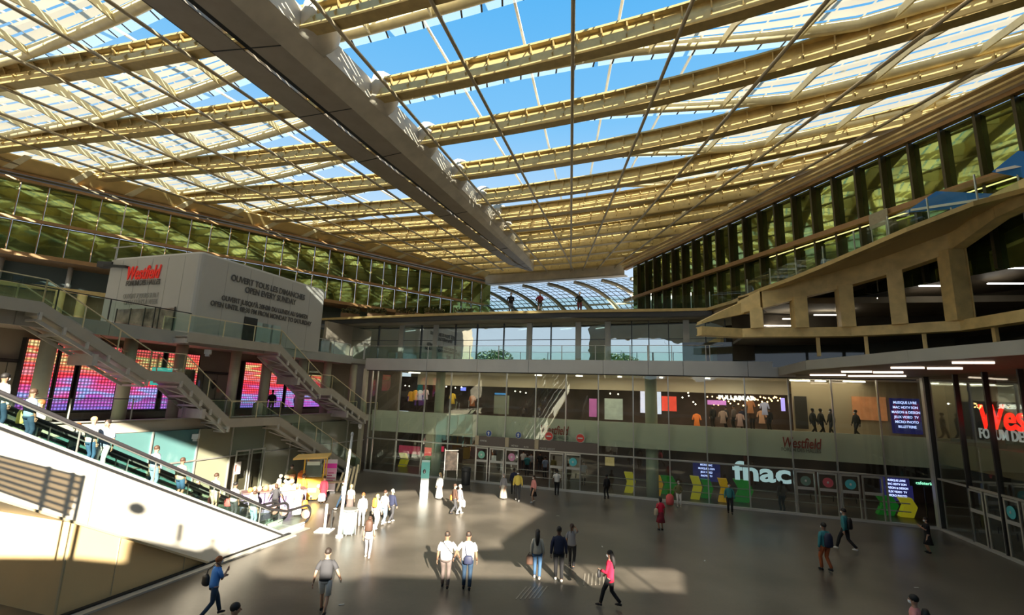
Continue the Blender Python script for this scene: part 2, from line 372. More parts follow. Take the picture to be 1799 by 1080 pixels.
# ================================================================== RIGHT-HAND CURVED TRUSS
tr_px = [(1225, 590), (1262, 592), (1300, 594), (1340, 593), (1410, 593), (1495, 592), (1590, 588), (1700, 582), (1799, 568)]
TRp = [atz(x, y, 9.9) for x, y in tr_px]
TRp.append(TRp[-1]+V3((.1, -5, 0)))
truss = struct('truss')
MB().sweep(TRp, [(0, 0), (0, .48), (-.5, .48), (-.5, 0)]).build('lower_chord', GOLD2, truss)
MB().sweep(TRp, [(.12, 0), (.12, .05), (0, .05), (0, 0)]).build('chord_flange', GOLD2, truss)
MB().sweep(TRp, [(.12, .44), (.12, .49), (0, .49), (0, .44)]).build('chord_flange', GOLD2, truss)
cols = [(1340, 575, 545), (1412, 574, 525), (1495, 570, 505), (1592, 562, 480), (1712, 552, 440)]
zt = {1225: 11.9, 1262: 12.0, 1300: 12.1, 1340: 11.45, 1410: 12.0, 1495: 12.5, 1590: 13.0, 1700: 13.6, 1799: 14.4}
tops = [V3((p.x, p.y, zt[px])) for p, (px, _) in zip(TRp, tr_px)]; tops.append(V3((TRp[-1].x, TRp[-1].y, 14.9)))
tops[0].z = 10.5; tops[1].z = 10.9; tops[2].z = 11.2
dep_ = [.15, .4, .7, 1.0]+[1.05]*6
for q in range(len(tops)-1):
    a, b = tops[q], tops[q+1]; n_q = (b-a); n_q = V3((-n_q.y, n_q.x, 0)).normalized()*-.5
    MB().slab([a, b, b+V3((0, 0, dep_[q+1])), a+V3((0, 0, dep_[q]))], n_q).build('upper_chord', GOLD2, truss)
MB().sweep(tops, [(.12, 0), (.12, .05), (0, .05), (0, 0)]).build('chord_flange', GOLD2, truss)
def on_tr(px, y=570):
    best = None
    for i in range(len(tr_px)-1):
        if tr_px[i][0] <= px <= tr_px[i+1][0]:
            t = (px-tr_px[i][0])/(tr_px[i+1][0]-tr_px[i][0]); return TRp[i].lerp(TRp[i+1], t), tops[i].z*(1-t)+tops[i+1].z*t, (TRp[i+1]-TRp[i]).normalized()
for (x, yb, yt) in cols:
    p, z1, d = on_tr(x-8); n = V3((-d.y, d.x, 0))
    wd = .62
    MB().slab([p-d*wd/2-n*.02+V3((0, 0, .45)), p+d*wd/2-n*.02+V3((0, 0, .45)), V3((p+d*wd/2-n*.02).to_tuple()[:2]+(z1+.05,)), V3((p-d*wd/2-n*.02).to_tuple()[:2]+(z1+.05,))], -n*.75).build('upright', GOLD2, truss)
    for sg in (-1, 1):
        q = p+d*sg*wd*.42+n*.05
        MB().bar(q+V3((0, 0, .02)), q+V3((0, 0, z1-9.9+1.0)), .05, .14, d).build('stiffener', GOLD2, truss)
# overhanging soffit from the upper chord to the gold edge
so_in = [t+V3((0, 0, 1.0)) for t in tops[2:]]
so_out = [e3r[0], e3r[1], e3r[2], e3r[3], e3r[5], e3r[6], e3r[7], last]
mb = MB()
for i in range(len(so_in)-1):
    a, b = so_in[i], so_in[i+1]; c, d = so_out[min(i+1, 7)], so_out[min(i, 7)]
    k = V3((0, 0, -.12)); mb.slab([a, b, c+k, d+k], (0, 0, .1))
mb.build('soffit', pm('soffit_bronze', (.50, .38, .18), .5, .2), truss)
# room behind the truss
room = struct('truss_room')
bk = [V3((14, 30, 0)), V3((22, 31, 0)), V3((31, 28, 0)), V3((35, 18, 0)), V3((34, 8, 0))]
bt_ = [11.9, 12.2, 14.6, 17.5, 17.5]
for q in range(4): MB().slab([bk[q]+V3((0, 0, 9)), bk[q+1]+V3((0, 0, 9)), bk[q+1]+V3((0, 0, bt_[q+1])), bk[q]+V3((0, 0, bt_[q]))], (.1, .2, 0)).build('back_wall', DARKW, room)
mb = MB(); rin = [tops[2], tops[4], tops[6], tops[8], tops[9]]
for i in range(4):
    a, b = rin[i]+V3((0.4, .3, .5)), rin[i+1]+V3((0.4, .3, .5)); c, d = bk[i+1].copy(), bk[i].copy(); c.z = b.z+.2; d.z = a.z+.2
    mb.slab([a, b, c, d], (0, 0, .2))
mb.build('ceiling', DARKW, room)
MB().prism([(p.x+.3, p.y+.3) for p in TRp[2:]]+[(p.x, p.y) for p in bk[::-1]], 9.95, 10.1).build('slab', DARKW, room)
for (x0, x1, y) in ((1375, 1405, 560), (1310, 1400, 572), (1470, 1500, 544), (1430, 1490, 553), (1540, 1570, 524), (1510, 1575, 541), (1510, 1580, 557), (1615, 1690, 502), (1610, 1690, 522), (1615, 1640, 540), (1748, 1799, 471), (1735, 1799, 498)):
    z = 11.6+(x0-1375)/400*2.0
    pA, pB = atz(x0, y, z), atz(x1, y, z)
    f = min(1.0, 1.0)
    o = MB().bar(pA, pB, .10, .05).build('ceiling_light', STRIP)
    tag(o, 'slim white strip light glowing in the dark room behind the curved gold truss', 'ceiling light', 'strip lights behind the curved truss')
# small gold posts below the truss and dark glass behind
for x in (1437, 1522, 1625, 1750):
    p, _, d = on_tr(x)
    MB().bar(V3((p.x, p.y, 8.9)), V3((p.x, p.y, 9.92)), .16, .16, d).build('short_post', GOLD2, truss)
dg = [V3((11.5, 31.9, 8.6)), V3((16, 30.0, 8.6)), V3((20.5, 27.6, 8.6)), V3((22.5, 24, 8.6)), V3((23.2, 19, 8.6)), V3((23.2, 12, 8.6))]
MB().sweep(dg, [(0, 0), (0, 1.6), (-.04, 1.6), (-.04, 0)]).build('window_3', pm('dark_tinted_glass', (.03, .035, .03), .05, 0, spec=.8), kind='structure')
# right-hand deck (level 2) with pale edge
re_px = [(1372, 643), (1420, 634), (1500, 626), (1600, 616), (1700, 607), (1799, 598)]
RE = [atz(x, y, 8.62) for x, y in re_px]; RE.append(RE[-1]+V3((.1, -8, 0)))
RE[0] = atz(1372, 646, 8.55)
rd = struct('right_deck')
mb = MB().prism([(p.x+.05, p.y) for p in RE]+[(30, RE[-1].y), (30, 30), (B.x-3, B.y+2.2)], 8.16, 8.5)
mb.build('deck', pm('deck_soffit', (.24, .19, .12), .6, 0, .05), rd)
for a, b in zip(RE[:-1], RE[1:]):
    MB().sweep([a-V3((0, 0, 0)), b], [(0, -.46), (0, .02), (-.15, .02), (-.15, -.46)]).build('edge_panel', GREYM, rd)
for (x0, x1, y) in ((1673, 1710, 637), (1712, 1747, 637), (1565, 1624, 646), (1629, 1691, 647), (1478, 1532, 653), (1534, 1587, 654), (1423, 1486, 658.5), (1490, 1592, 660.5)):
    pA, pB = atz(x0, y, 8.11), atz(x1, y, 8.11)
    o = MB().bar(pA, pB, .09, .08).build('ceiling_light', emat('soffit_light', (1, .78, .62), 2.2) if 'sl' not in MATS else MATS['sl'])
    MATS['sl'] = o.data.materials[0]
    tag(o, 'thin warm strip light set in the soffit above the glass at the right', 'ceiling light', 'strip lights in the right-hand soffit')
# ================================================================== RIGHT GLASS WALL
w4 = struct('window_4', PR(4))
rs = [0.25, sR(1676, 665), sR(1727, 657), sR(1789, 650)]
stp = rs[-1]-rs[-2]; rs += [rs[-1]+stp*k for k in (1, 2, 3, 4)]
for a, b in zip(rs[:-1], rs[1:]):
    MB().slab([PR(a+.03, .05, 2.72), PR(b-.03, .05, 2.72), PR(b-.03, .05, 8.16), PR(a+.03, .05, 8.16)], NR*.02).build('pane', GLASS, w4)
for s in rs: MB().bar(PR(s, .05, 0), PR(s, .05, 8.16), .09, .22, NR).build('mullion', DARKM, w4)
MB().bar(PR(.2, .05, 2.66), PR(rs[-1], .05, 2.66), .1, .1).build('transom', GREYM, w4)
MB().bar(PR(.2, 0, .06), PR(rs[-1], 0, .06), .2, .12).build('sill', GREYL, w4)
MB().slab([PR(.3, .04, .12), PR(sR(1700, 860), .04, .12), PR(sR(1700, 860), .04, 2.6), PR(.3, .04, 2.6)], NR*.02).build('pane', GLASS, w4)
MB().slab([PR(-14, 9, 0), PR(rs[-1], 9, 0), PR(rs[-1], 9, 12), PR(-14, 9, 12)], NR*.3).build('wall_right', WARMD, kind='structure')
MB().slab([PR(-1, .5, 3.4), PR(rs[-1], .5, 3.4), PR(rs[-1], 9, 3.4), PR(-1, 9, 3.4)], (0, 0, 1.2)).build('inner_floor_slab', WARMD, kind='structure')
# mullioned piers inside
for s in (rs[1]+.5, rs[2]+.55, rs[3]+.5):
    MB().bar(PR(s, 1.2, 0), PR(s, 1.2, 8.1), .35, .35, NR).build('pier', DARKW, kind='structure')
#@@DOORS
def door_leaf(P, s0, s1, z1, parentcat, label, disc=None, band=True, n=-.02):
    c = (s0+s1)/2; base = P(c, n, 0)
    t = thing('glass_door', label, 'door', base, 0, parentcat)
    th = .055
    for a in (s0+.03, s1-.03): MB().bar(P(a, n, .02), P(a, n, z1), .07, .07, (1, 0, 0)).build('frame', ALU, t)
    MB().bar(P(s0, n, z1-.05), P(s1, n, z1-.05), .07, .09).build('frame', ALU, t)
    MB().bar(P(s0, n, .08), P(s1, n, .08), .07, .14).build('frame', ALU, t)
    nd = (P(c, 1, 0)-P(c, 0, 0))
    MB().slab([P(s0+.06, n, .15), P(s1-.06, n, .15), P(s1-.06, n, z1-.1), P(s0+.06, n, z1-.1)], nd*.015).build('pane', GLASS, t)
    if band: MB().bar(P(s0+.05, n-.02, z1*.62), P(s1-.05, n-.02, z1*.62), .04, .16).build('band', GREYL, t)
    if disc:
        d = (P(s1, 0, 0)-P(s0, 0, 0)).normalized(); ctr = P(c, n-.05, z1*.79); r = .27
        mat = pm('disc_%s' % disc[0], disc[1], .4)
        m2 = MB(); vs = [ctr+d*math.cos(q*math.pi/12)*r+V3((0, 0, math.sin(q*math.pi/12)*r)) for q in range(24)]
        m2.slab(vs, -nd*.012).build('sticker', mat, t)
        m3 = MB().ball(ctr-nd*.02, (.07, .02, .07)).build('sticker_mark', pm('mark_white', (.8, .85, .8), .5), t)
    MB().bar(P(c+.2*(1 if s1 > s0 else -1), n-.07, .95), P(c+.2*(1 if s1 > s0 else -1), n-.07, 1.25), .03, .03, (1, 0, 0)).build('handle', DARKM, t)
    return t
leafs = [(836, 857, ('mint', (.25, .62, .48)), 'leftmost entrance door leaf with a round mint sticker'),
         (860, 885, None, 'entrance door leaf between the mint and the pink stickers'),
         (888, 911, ('pink', (.78, .35, .55)), 'entrance door leaf with a round pink sticker'),
         (965, 990, None, 'entrance door leaf just left of the blue sticker one in mid-facade'),
         (994, 1020, ('cyan', (.10, .55, .62)), 'entrance door leaf with a round blue sticker in the middle of the facade'),
         (1398, 1432, ('green', (.18, .30, .25)), 'leftmost of the four door leaves right of the big white store letters'),
         (1437, 1471, ('rose', (.6, .12, .15)), 'door leaf with a small red sticker right of the big white store letters'),
         (1477, 1510, ('cyan', (.10, .55, .62)), 'door leaf with a round blue sticker right of the big white store letters'),
         (1515, 1551, None, 'rightmost door leaf of the back facade beside the blue text screen')]
for x0, x1, dsc, lab in leafs:
    yy = 800+(x0-836)*.075
    door_leaf(PB, sB(x0, yy), sB(x1, yy), 2.5, 'glass entrance doors in the back facade', lab, dsc)
for i, (x0, x1) in enumerate(((1703, 1727), (1731, 1757), (1763, 1789), (1795, 1830))):
    door_leaf(PR, sR(x0, 870), sR(x1, 870), 2.6, 'glass doors in the right-hand glass wall',
              ['leftmost glass door leaf in the right-hand glass wall', 'second glass door leaf from the corner in the right-hand glass wall', 'glass door leaf with round blue sticker in the right-hand glass wall', 'glass door leaf at the right frame edge'][i], ('cyan', 0) if i == 2 else None)
# brown lintels over the entrances
MB().slab([PB(sB(836, 780), -.03, 2.62), PB(sB(1050, 790), -.03, 2.62), PB(sB(1050, 790), -.03, 3.3), PB(sB(836, 780), -.03, 3.3)], NB*.1).build('lintel', pm('brown_lintel', (.14, .115, .10), .5), kind='structure')
for x in (838, 891, 943):
    s = sB(x, 780); MB().box(PB(s, -.05, 2.98), (.28, .06, .66), math.atan2(UB.y, UB.x)).build('lintel_bracket', pm('sandy_bracket', (.5, .42, .28), .6), kind='structure')
LT = pm('lintel_lettering', (.7, .68, .62), .6)
for x, y, b in ((905, 783, 'MÉTRO'), (925, 785, 'R E R'), (962, 788, 'PORTE LESCOT'), (850, 774, 'SORTIE')):
    p = wpt(x, y, A[:2], B[:2]); o = text('lintel_lettering', b, LT, .16, p-NB*.08, UB)
    tag(o, {'MÉTRO': 'small pale lettering MÉTRO on the brown lintel', 'R E R': 'small pale lettering R E R on the brown lintel', 'PORTE LESCOT': 'small pale lettering PORTE LESCOT on the brown lintel', 'SORTIE': 'small pale lettering SORTIE on the brown lintel above the left door leaves'}[b], 'lettering')
#@@CANOPY
# ================================================================== CANOPY
GX = [(-60, 17), (-46, 13), (-34, 9.5), (-20, 6.2), (-8.7, 3.1), (0, 0), (2.8, -1.2), (8, -3.4), (13.6, -6.6), (20, -11), (24, -14.2), (30, -20)]
def lerp_tab(t, x):
    if x <= t[0][0]: return t[0][1]
    for (a, b), (c, d) in zip(t[:-1], t[1:]):
        if x <= c: return b+(d-b)*(x-a)/(c-a)
    return t[-1][1]
def gx(x): return sum(lerp_tab(GX, x+k) for k in (-3, -1.5, 0, 1.5, 3))/5
LW = (V3((-35.5, 30.9, 0)), V3((-3.6, 58.1, 0))); RW = (V3((23.5, 14.5, 0)), V3((12.3, 50.6, 0)))
def xL(y): return LW[0].x+(y-LW[0].y)*(LW[1].x-LW[0].x)/(LW[1].y-LW[0].y)
def xR(y): return RW[0].x+(y-RW[0].y)*(RW[1].x-RW[0].x)/(RW[1].y-RW[0].y)
WT = [(-34, 5.0), (-25, 4.5), (-16, 3.3), (-9, 2.3), (0, 2.1), (5, 2.5), (9, 3.4), (14, 4.6), (24, 5.0)]
HT = [(-30, .4), (-18, .6), (-9, 1.1), (3, 1.15), (8, 1.0), (14, .5), (24, .3)]
def lath_mat():
    m = bpy.data.materials.new('fritted_glass_laths'); m.use_nodes = True; n = m.node_tree; n.nodes.clear()
    o = n.nodes.new('ShaderNodeOutputMaterial'); uv = n.nodes.new('ShaderNodeUVMap'); uv.uv_map = 'uv'
    sp = n.nodes.new('ShaderNodeSeparateXYZ'); n.links.new(uv.outputs[0], sp.inputs[0])
    def fr(src, mul, thr):
        a = n.nodes.new('ShaderNodeMath'); a.operation = 'MULTIPLY'; a.inputs[1].default_value = mul; n.links.new(src, a.inputs[0])
        f = n.nodes.new('ShaderNodeMath'); f.operation = 'FRACT'; n.links.new(a.outputs[0], f.inputs[0])
        g = n.nodes.new('ShaderNodeMath'); g.operation = 'LESS_THAN'; g.inputs[1].default_value = thr; n.links.new(f.outputs[0], g.inputs[0]); return g.outputs[0]
    a = fr(sp.outputs[1], 7.0, .78); b = fr(sp.outputs[0], .85, .07)
    mx = n.nodes.new('ShaderNodeMath'); mx.operation = 'MAXIMUM'; n.links.new(a, mx.inputs[0]); n.links.new(b, mx.inputs[1])
    d = n.nodes.new('ShaderNodeBsdfDiffuse'); d.inputs[0].default_value = (.66, .60, .46, 1)
    tl = n.nodes.new('ShaderNodeBsdfTranslucent'); tl.inputs[0].default_value = (.62, .58, .46, 1)
    m1 = n.nodes.new('ShaderNodeMixShader'); m1.inputs[0].default_value = .5; n.links.new(d.outputs[0], m1.inputs[1]); n.links.new(tl.outputs[0], m1.inputs[2])
    t = n.nodes.new('ShaderNodeBsdfTransparent'); t.inputs[0].default_value = (.8, .9, .95, 1)
    m2 = n.nodes.new('ShaderNodeMixShader'); n.links.new(mx.outputs[0], m2.inputs[0]); n.links.new(t.outputs[0], m2.inputs[1]); n.links.new(m1.outputs[0], m2.inputs[2])
    n.links.new(m2.outputs[0], o.inputs[0]); return m
def tick_mat():
    m = bpy.data.materials.new('glass_fringe'); m.use_nodes = True; n = m.node_tree; n.nodes.clear()
    o = n.nodes.new('ShaderNodeOutputMaterial'); uv = n.nodes.new('ShaderNodeUVMap'); uv.uv_map = 'uv'
    sp = n.nodes.new('ShaderNodeSeparateXYZ'); n.links.new(uv.outputs[0], sp.inputs[0])
    a = n.nodes.new('ShaderNodeMath'); a.operation = 'FRACT'
    q = n.nodes.new('ShaderNodeMath'); q.operation = 'MULTIPLY'; q.inputs[1].default_value = 1.1; n.links.new(sp.outputs[0], q.inputs[0]); n.links.new(q.outputs[0], a.inputs[0])
    g = n.nodes.new('ShaderNodeMath'); g.operation = 'LESS_THAN'; g.inputs[1].default_value = .09; n.links.new(a.outputs[0], g.inputs[0])
    d = n.nodes.new('ShaderNodeBsdfDiffuse'); d.inputs[0].default_value = (.12, .12, .12, 1)
    t = n.nodes.new('ShaderNodeBsdfTransparent'); t.inputs[0].default_value = (.86, .93, .95, 1)
    w2 = n.nodes.new('ShaderNodeBsdfTranslucent'); w2.inputs[0].default_value = (.7, .78, .8, 1)
    m1 = n.nodes.new('ShaderNodeMixShader'); m1.inputs[0].default_value = .22; n.links.new(t.outputs[0], m1.inputs[1]); n.links.new(w2.outputs[0], m1.inputs[2])
    m2 = n.nodes.new('ShaderNodeMixShader'); n.links.new(g.outputs[0], m2.inputs[0]); n.links.new(m1.outputs[0], m2.inputs[1]); n.links.new(d.outputs[0], m2.inputs[2])
    n.links.new(m2.outputs[0], o.inputs[0]); return m
LATH = lath_mat(); TICK = tick_mat()
canopy = thing('canopy', 'vast golden canopy of curved blades and glass laths arching over the court', 'canopy', (0, 25, 21))
Y0S = [-6.2, -1, 4.2, 9.4, 14.6, 19.8, 24.8, 29.8, 34.6, 38.5, 41.6, 45.2, 48.3, 51.3, 54.0, 56.6]
ZB = 21.0
for bi, y0 in enumerate(Y0S):
    xs = []; x = -50.
    while x < 32:
        y = y0+gx(x)
        if xL(y)-2.3 < x < xR(y)+1.3 and y > -9: xs.append(x)
        x += 1.0
    if len(xs) < 3: continue
    pth = [V3((x, y0+gx(x), ZB)) for x in xs]
    prof = [(-.28, 0), (-.3, .08), (-.28, .5), (-.1, .56), (-.08, .98), (-.32, 1.0), (-.32, 1.1), (.22, 1.1), (.22, .55), (.28, .5), (.3, .06), (.26, 0)]
    bm_ = MB().sweep(pth, prof)
    br = bm_
    for i in range(len(pth)-1):
        p = pth[i].lerp(pth[i+1], .5); d = (pth[i+1]-pth[i]).normalized(); n = V3((-d.y, d.x, 0))
        br.slab([p-n*.08+V3((0, 0, .55)), p-n*.30+V3((0, 0, .98)), p-n*.08+V3((0, 0, .98))], d*.06)
        br.slab([p-n*.28+V3((0, 0, .52)), p-n*.40+V3((0, 0, .30)), p-n*.29+V3((0, 0, .2))], d*.05)
    t = fixn(br.build('blade', GOLD, canopy)); t['_c'] = 1
    tub = [V3((x, y0+gx(x)+lerp_tab(WT, x), ZB+.55+lerp_tab(HT, x))) for x in xs]
    MB().tube(tub, .27, 10).build('edge_tube', CREAM, t, smooth=True)
    top = [p+V3((0, .2, 1.0)) for p in pth]
    rows = []; us = []
    for i in range(len(xs)):
        a, b = top[i], tub[i]+V3((0, -.1, .25))
        rows.append([a.lerp(b, k/4)+V3((0, 0, .22*math.sin(math.pi*k/4))) for k in range(5)]); us.append(xs[i])
    MB().sheet(rows, us, [k/4 for k in range(5)]).build('glass_laths', LATH, t)
    rows = [[tub[i]+V3((0, .2, .1)), tub[i]+V3((0, 1.0, .15))] for i in range(len(xs))]
    MB().sheet(rows, us, [0, 1]).build('glass_fringe', TICK, t)
    step = 3
    for i in range(2, len(xs)-1, step):
        a, b = pth[i]+V3((0, .15, .15)), tub[i]+V3((0, 0, -.05))
        MB().slab([a, a+V3((0, 0, .85)), b+V3((0, 0, .1)), b+V3((0, 0, -.22)), a.lerp(b, .5)+V3((0, 0, .12))], (.09, 0, 0)).build('rib', CREAM, t)
# longitudinal rods below, white ones above
def rodslope(x): return lerp_tab([(-36, .62), (-20.7, .43), (-12, .34), (-3.5, .275), (1.9, .125), (11.1, -.04), (20, -.2), (28, -.28)], x)
rx = [-44, -39, -34.5, -30, -25.5, -20.9, -16.4, -8.1, -3.5, 1.9, 6.3, 11.1, 16.0, 20.5]
for i, x in enumerate(rx):
    pts = []
    y = -8
    while y < 56:
        X = x+rodslope(x)*(y-15.6)
        if xL(y)+.3 < X < xR(y)-.3: pts.append(V3((X, y, ZB-.12)))
        y += 1.5
    if len(pts) < 2: continue
    o = MB().tube([pts[0], pts[-1]], .085, 8).build('rod', ROD, canopy, smooth=True)
wx = [-41.5, -36.5, -32, -27.7, -23, -18.5, -6.0, -1.0, 4.2, 8.7, 13.6, 18.2]
for i, x in enumerate(wx):
    pts = []; y = -8
    while y < 56:
        X = x+rodslope(x)*(y-15.6)
        if xL(y)+.3 < X < xR(y)-.3: pts.append(V3((X, y, ZB+2.75)))
        y += 1.5
    if len(pts) < 2: continue
    o = MB().tube([pts[0], pts[-1]], .075, 8).build('tie_rod', WHITE, canopy, smooth=True)
# the cable bundle in the middle
# gutter beam
gb = thing('gutter_beam', 'huge taupe box beam running diagonally under the canopy towards its far end', 'beam', (-8, 25, 20))
gL = [V3((-20.5, -2, 20.4)), V3((-14.2, 15.9, 20.4)), V3((-10.0, 28.0, 20.4)), V3((-.6, 50.5, 20.4)), V3((1.9, 53.6, 20.5))]
gR = [V3((-15.5, -2, 20.4)), V3((-10.0, 15.5, 20.4)), V3((-6.2, 26.2, 20.4)), V3((1.4, 48.8, 20.4)), V3((2.4, 53.4, 20.5))]
def mixl(L, R, t, z=0): return [a.lerp(b, t)+V3((0, 0, z)) for a, b in zip(L, R)]
def ribbon(c1, c2, name, mat, th=.05):
    mb = MB()
    for i in range(len(c1)-1): mb.slab([c1[i], c1[i+1], c2[i+1], c2[i]], (0, 0, th))
    return mb.build(name, mat, gb)
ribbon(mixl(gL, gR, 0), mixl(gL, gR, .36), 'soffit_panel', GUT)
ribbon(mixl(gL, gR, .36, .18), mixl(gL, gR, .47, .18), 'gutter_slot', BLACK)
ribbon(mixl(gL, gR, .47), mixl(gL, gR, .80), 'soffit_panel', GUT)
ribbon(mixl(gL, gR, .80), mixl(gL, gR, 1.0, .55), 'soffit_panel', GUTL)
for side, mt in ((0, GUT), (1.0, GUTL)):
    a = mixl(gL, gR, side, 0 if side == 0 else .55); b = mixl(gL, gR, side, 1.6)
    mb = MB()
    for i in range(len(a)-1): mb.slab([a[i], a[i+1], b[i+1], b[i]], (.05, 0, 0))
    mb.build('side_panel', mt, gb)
def gat(t):
    n = len(gL)-1; k = min(int(t*n), n-1); f = t*n-k; return gL[k].lerp(gL[k+1], f), gR[k].lerp(gR[k+1], f)
for i in range(30):
    a, b = gat(i/30)
    if i % 3 == 0: MB().bar(a+V3((0, 0, -.012)), a.lerp(b, .8)+V3((0, 0, -.012)), .04, .02).build('panel_joint', BLACK, gb)
for y0 in Y0S[3:]:
    for yy in range(int((y0)*10), int((y0+9)*10)):
        Y = yy/10
        for i in range(len(gR)-1):
            if gR[i].y <= Y < gR[i+1].y:
                f = (Y-gR[i].y)/(gR[i+1].y-gR[i].y); X = gR[i].x+(gR[i+1].x-gR[i].x)*f
                if abs(y0+gx(X)-Y) < .06:
                    p = V3((X, Y, 20.9))
                    MB().loft([(p+V3((.1, .6, .0)), .5, .9), (p+V3((.35, .7, .9)), .7, 1.3), (p+V3((.4, .8, 1.5)), .7, 1.3)]).build('scallop', GUTL, gb, smooth=True)
                    break
        else: continue
        break
# ---- edge bands, facades of the upper storeys
LU = (LW[1]-LW[0]).normalized(); LNn = V3((-LU.y, LU.x, 0)); LWlen = (LW[1]-LW[0]).length
def PL(s, n=0., z=0.): return LW[0]+LU*s+LNn*n+V3((0, 0, z))
ub = struct('upper_facade_left', PL(20, 0, 14))
for s in [k*1.45-12 for k in range(int((LWlen+12)/1.45)+1)]:
    a, b = s+.03, s+1.42
    MB().slab([PL(a, .1, 17.35), PL(b, .1, 17.35), PL(b, .1, 19.9), PL(a, .1, 19.9)], LNn*.05).build('pane', OLIVE, ub)
    MB().slab([PL(a, .1, 14.9), PL(b, .1, 14.9), PL(b, .1, 17.1), PL(a, .1, 17.1)], LNn*.05).build('pane', OLIVE_D, ub)
    MB().bar(PL(s, -.02, 14.9), PL(s, -.02, 19.9), .05, .14, LNn).build('mullion', BRONZE, ub)
for z, h, mt in ((17.22, .22, BRONZE), (14.75, .3, BRONZE), (19.95, .2, BRONZE), (20.2, .14, BRONZED), (20.42, .16, BRONZE)):
    MB().bar(PL(-14, -.12, z), PL(LWlen, -.12, z), .3, h).build('rail', mt, ub)
gb2 = MB()
n_ = 30
for i in range(n_):
    s0, s1 = -14+(LWlen+14)*i/n_, -14+(LWlen+14)*(i+1)/n_
    gb2.slab([PL(s0, .1, 20.5), PL(s1, .1, 20.5), PL(s1, -1.3, 21.2), PL(s0, -1.3, 21.2)], (0, 0, .08))
gb2.build('canopy_edge_band', pm('warm_gold_band', (.80, .58, .24), .35, .4, .1, 1), ub)
for i in range(16):
    s0 = -10+i*3.3
    MB().slab([PL(s0, .0, 20.45), PL(s0+.5, .0, 20.45), PL(s0+1.6, -1.5, 21.3), PL(s0+1.2, -1.5, 21.3)], (0, 0, .05)).build('edge_bracket', CREAM, ub)
# shade under the left storeys: recessed ground storey at terrace level
lb = struct('lower_left_facade', PL(10, 2.5, 12.6))
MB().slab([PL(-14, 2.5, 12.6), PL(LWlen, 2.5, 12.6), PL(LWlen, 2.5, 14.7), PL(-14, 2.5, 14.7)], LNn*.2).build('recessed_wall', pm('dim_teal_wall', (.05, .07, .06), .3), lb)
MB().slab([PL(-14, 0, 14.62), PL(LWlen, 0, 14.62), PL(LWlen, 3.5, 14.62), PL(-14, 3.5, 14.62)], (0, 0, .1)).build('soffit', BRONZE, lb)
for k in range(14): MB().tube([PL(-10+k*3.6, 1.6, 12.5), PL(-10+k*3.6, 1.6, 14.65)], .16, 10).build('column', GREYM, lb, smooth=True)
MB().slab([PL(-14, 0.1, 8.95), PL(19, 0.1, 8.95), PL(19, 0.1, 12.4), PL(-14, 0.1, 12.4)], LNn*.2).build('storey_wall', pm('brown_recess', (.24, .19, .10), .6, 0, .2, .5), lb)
MB().bar(PL(-14, -.2, 12.6), PL(19, -.2, 12.6), .4, .3).build('gold_edge', GOLD, lb)
MB().slab([V3((-60, 20, 12.1)), V3((-21, 44, 12.1)), V3((-30, 62, 12.1)), V3((-60, 50, 12.1))], (0, 0, .3)).build('slab', DARKW, lb)
for x in (100, 140): 
    p = wpt(x, 545, PL(0, -.5)[:2], PL(1, -.5)[:2]); MB().tube([(p.x, p.y, 8.9), (p.x, p.y, 12.5)], .28, 12).build('gold_column', GOLD2, lb, smooth=True)
ok = MB()
# right upper facade
RU = (RW[1]-RW[0]).normalized(); RN = V3((RU.y, -RU.x, 0)); RWlen = (RW[1]-RW[0]).length
def PW(s, n=0., z=0.): return RW[0]+RU*s+RN*n+V3((0, 0, z))
uf = struct('upper_facade_right', PW(20, 0, 14))
zt0 = [19.4, 20.0]
s = -14.
while s < RWlen-1.2:
    a, b = s, s+1.45
    for z0, z1, mt in ((16.85, 20.25, OLIVE), (12.6, 16.85, OLIVE_D)):
        MB().slab([PW(a, .25, z0), PW(b, .25, z0), PW(b, .25, z1), PW(a, .25, z1)], RN*.05).build('pane', mt, uf)
    MB().bar(PW(s, .05, 16.9), PW(s, .05, 20.2), .12, .42, RN).build('fin', BRONZED, uf)
    MB().bar(PW(s, .05, 12.6), PW(s, .05, 16.6), .12, .42, RN).build('fin', BRONZED, uf)
    s += 1.45
for z, h, mt, n in ((16.78, .3, BRONZE, -.15), (20.3, .22, BRONZE, -.1), (20.55, .12, GOLD2, -.25), (20.72, .1, GOLD2, -.4)):
    MB().bar(PW(-14, n, z), PW(RWlen, n, z), .4, h).build('rail', mt, uf)
mb = MB()
for i in range(30):
    s0, s1 = -14+(RWlen+14)*i/30, -14+(RWlen+14)*(i+1)/30
    mb.slab([PW(s0, .3, 20.8), PW(s1, .3, 20.8), PW(s1, -.6, 21.0), PW(s0, -.6, 21.0)], (0, 0, .08))
mb.build('canopy_edge_band', GOLD, uf)
# end: rim and curved glass vault beyond
vt = struct('end_vault')
rimL, rimR = atz(848, 497, 20.2), atz(1092, 480, 20.2)
ru = (rimR-rimL); ru.z = 0; rl = ru.length; ru.normalize(); rn = V3((-ru.y, ru.x, 0))
def PV(s, n, z): return rimL+ru*s+rn*n+V3((0, 0, z-20.2))
MB().slab([PV(-.3, 0, 20.0), PV(rl+.3, 0, 20.0), PV(rl+.3, 0, 21.6), PV(-.3, 0, 21.6)], rn*.2).build('rim', GUTL, vt)
MB().slab([PV(-.3, 0, 20.0), PV(rl+.3, 0, 20.0), PV(rl+.3, 2.4, 20.35), PV(-.3, 2.4, 20.35)], (0, 0, .1)).build('rim_soffit', GUTL, vt)
def arc(t): return (5.2*(1-(1-min(t, 1))**1.5), 2.0+6.0*t, 20.15-1.0*t-4.4*t*t)
rows = []
for i in range(13):
    s_ = -9+(rl+12)*i/12
    rows.append([PV(s_+arc(k/12)[0], arc(k/12)[1], arc(k/12)[2]) for k in range(15)])
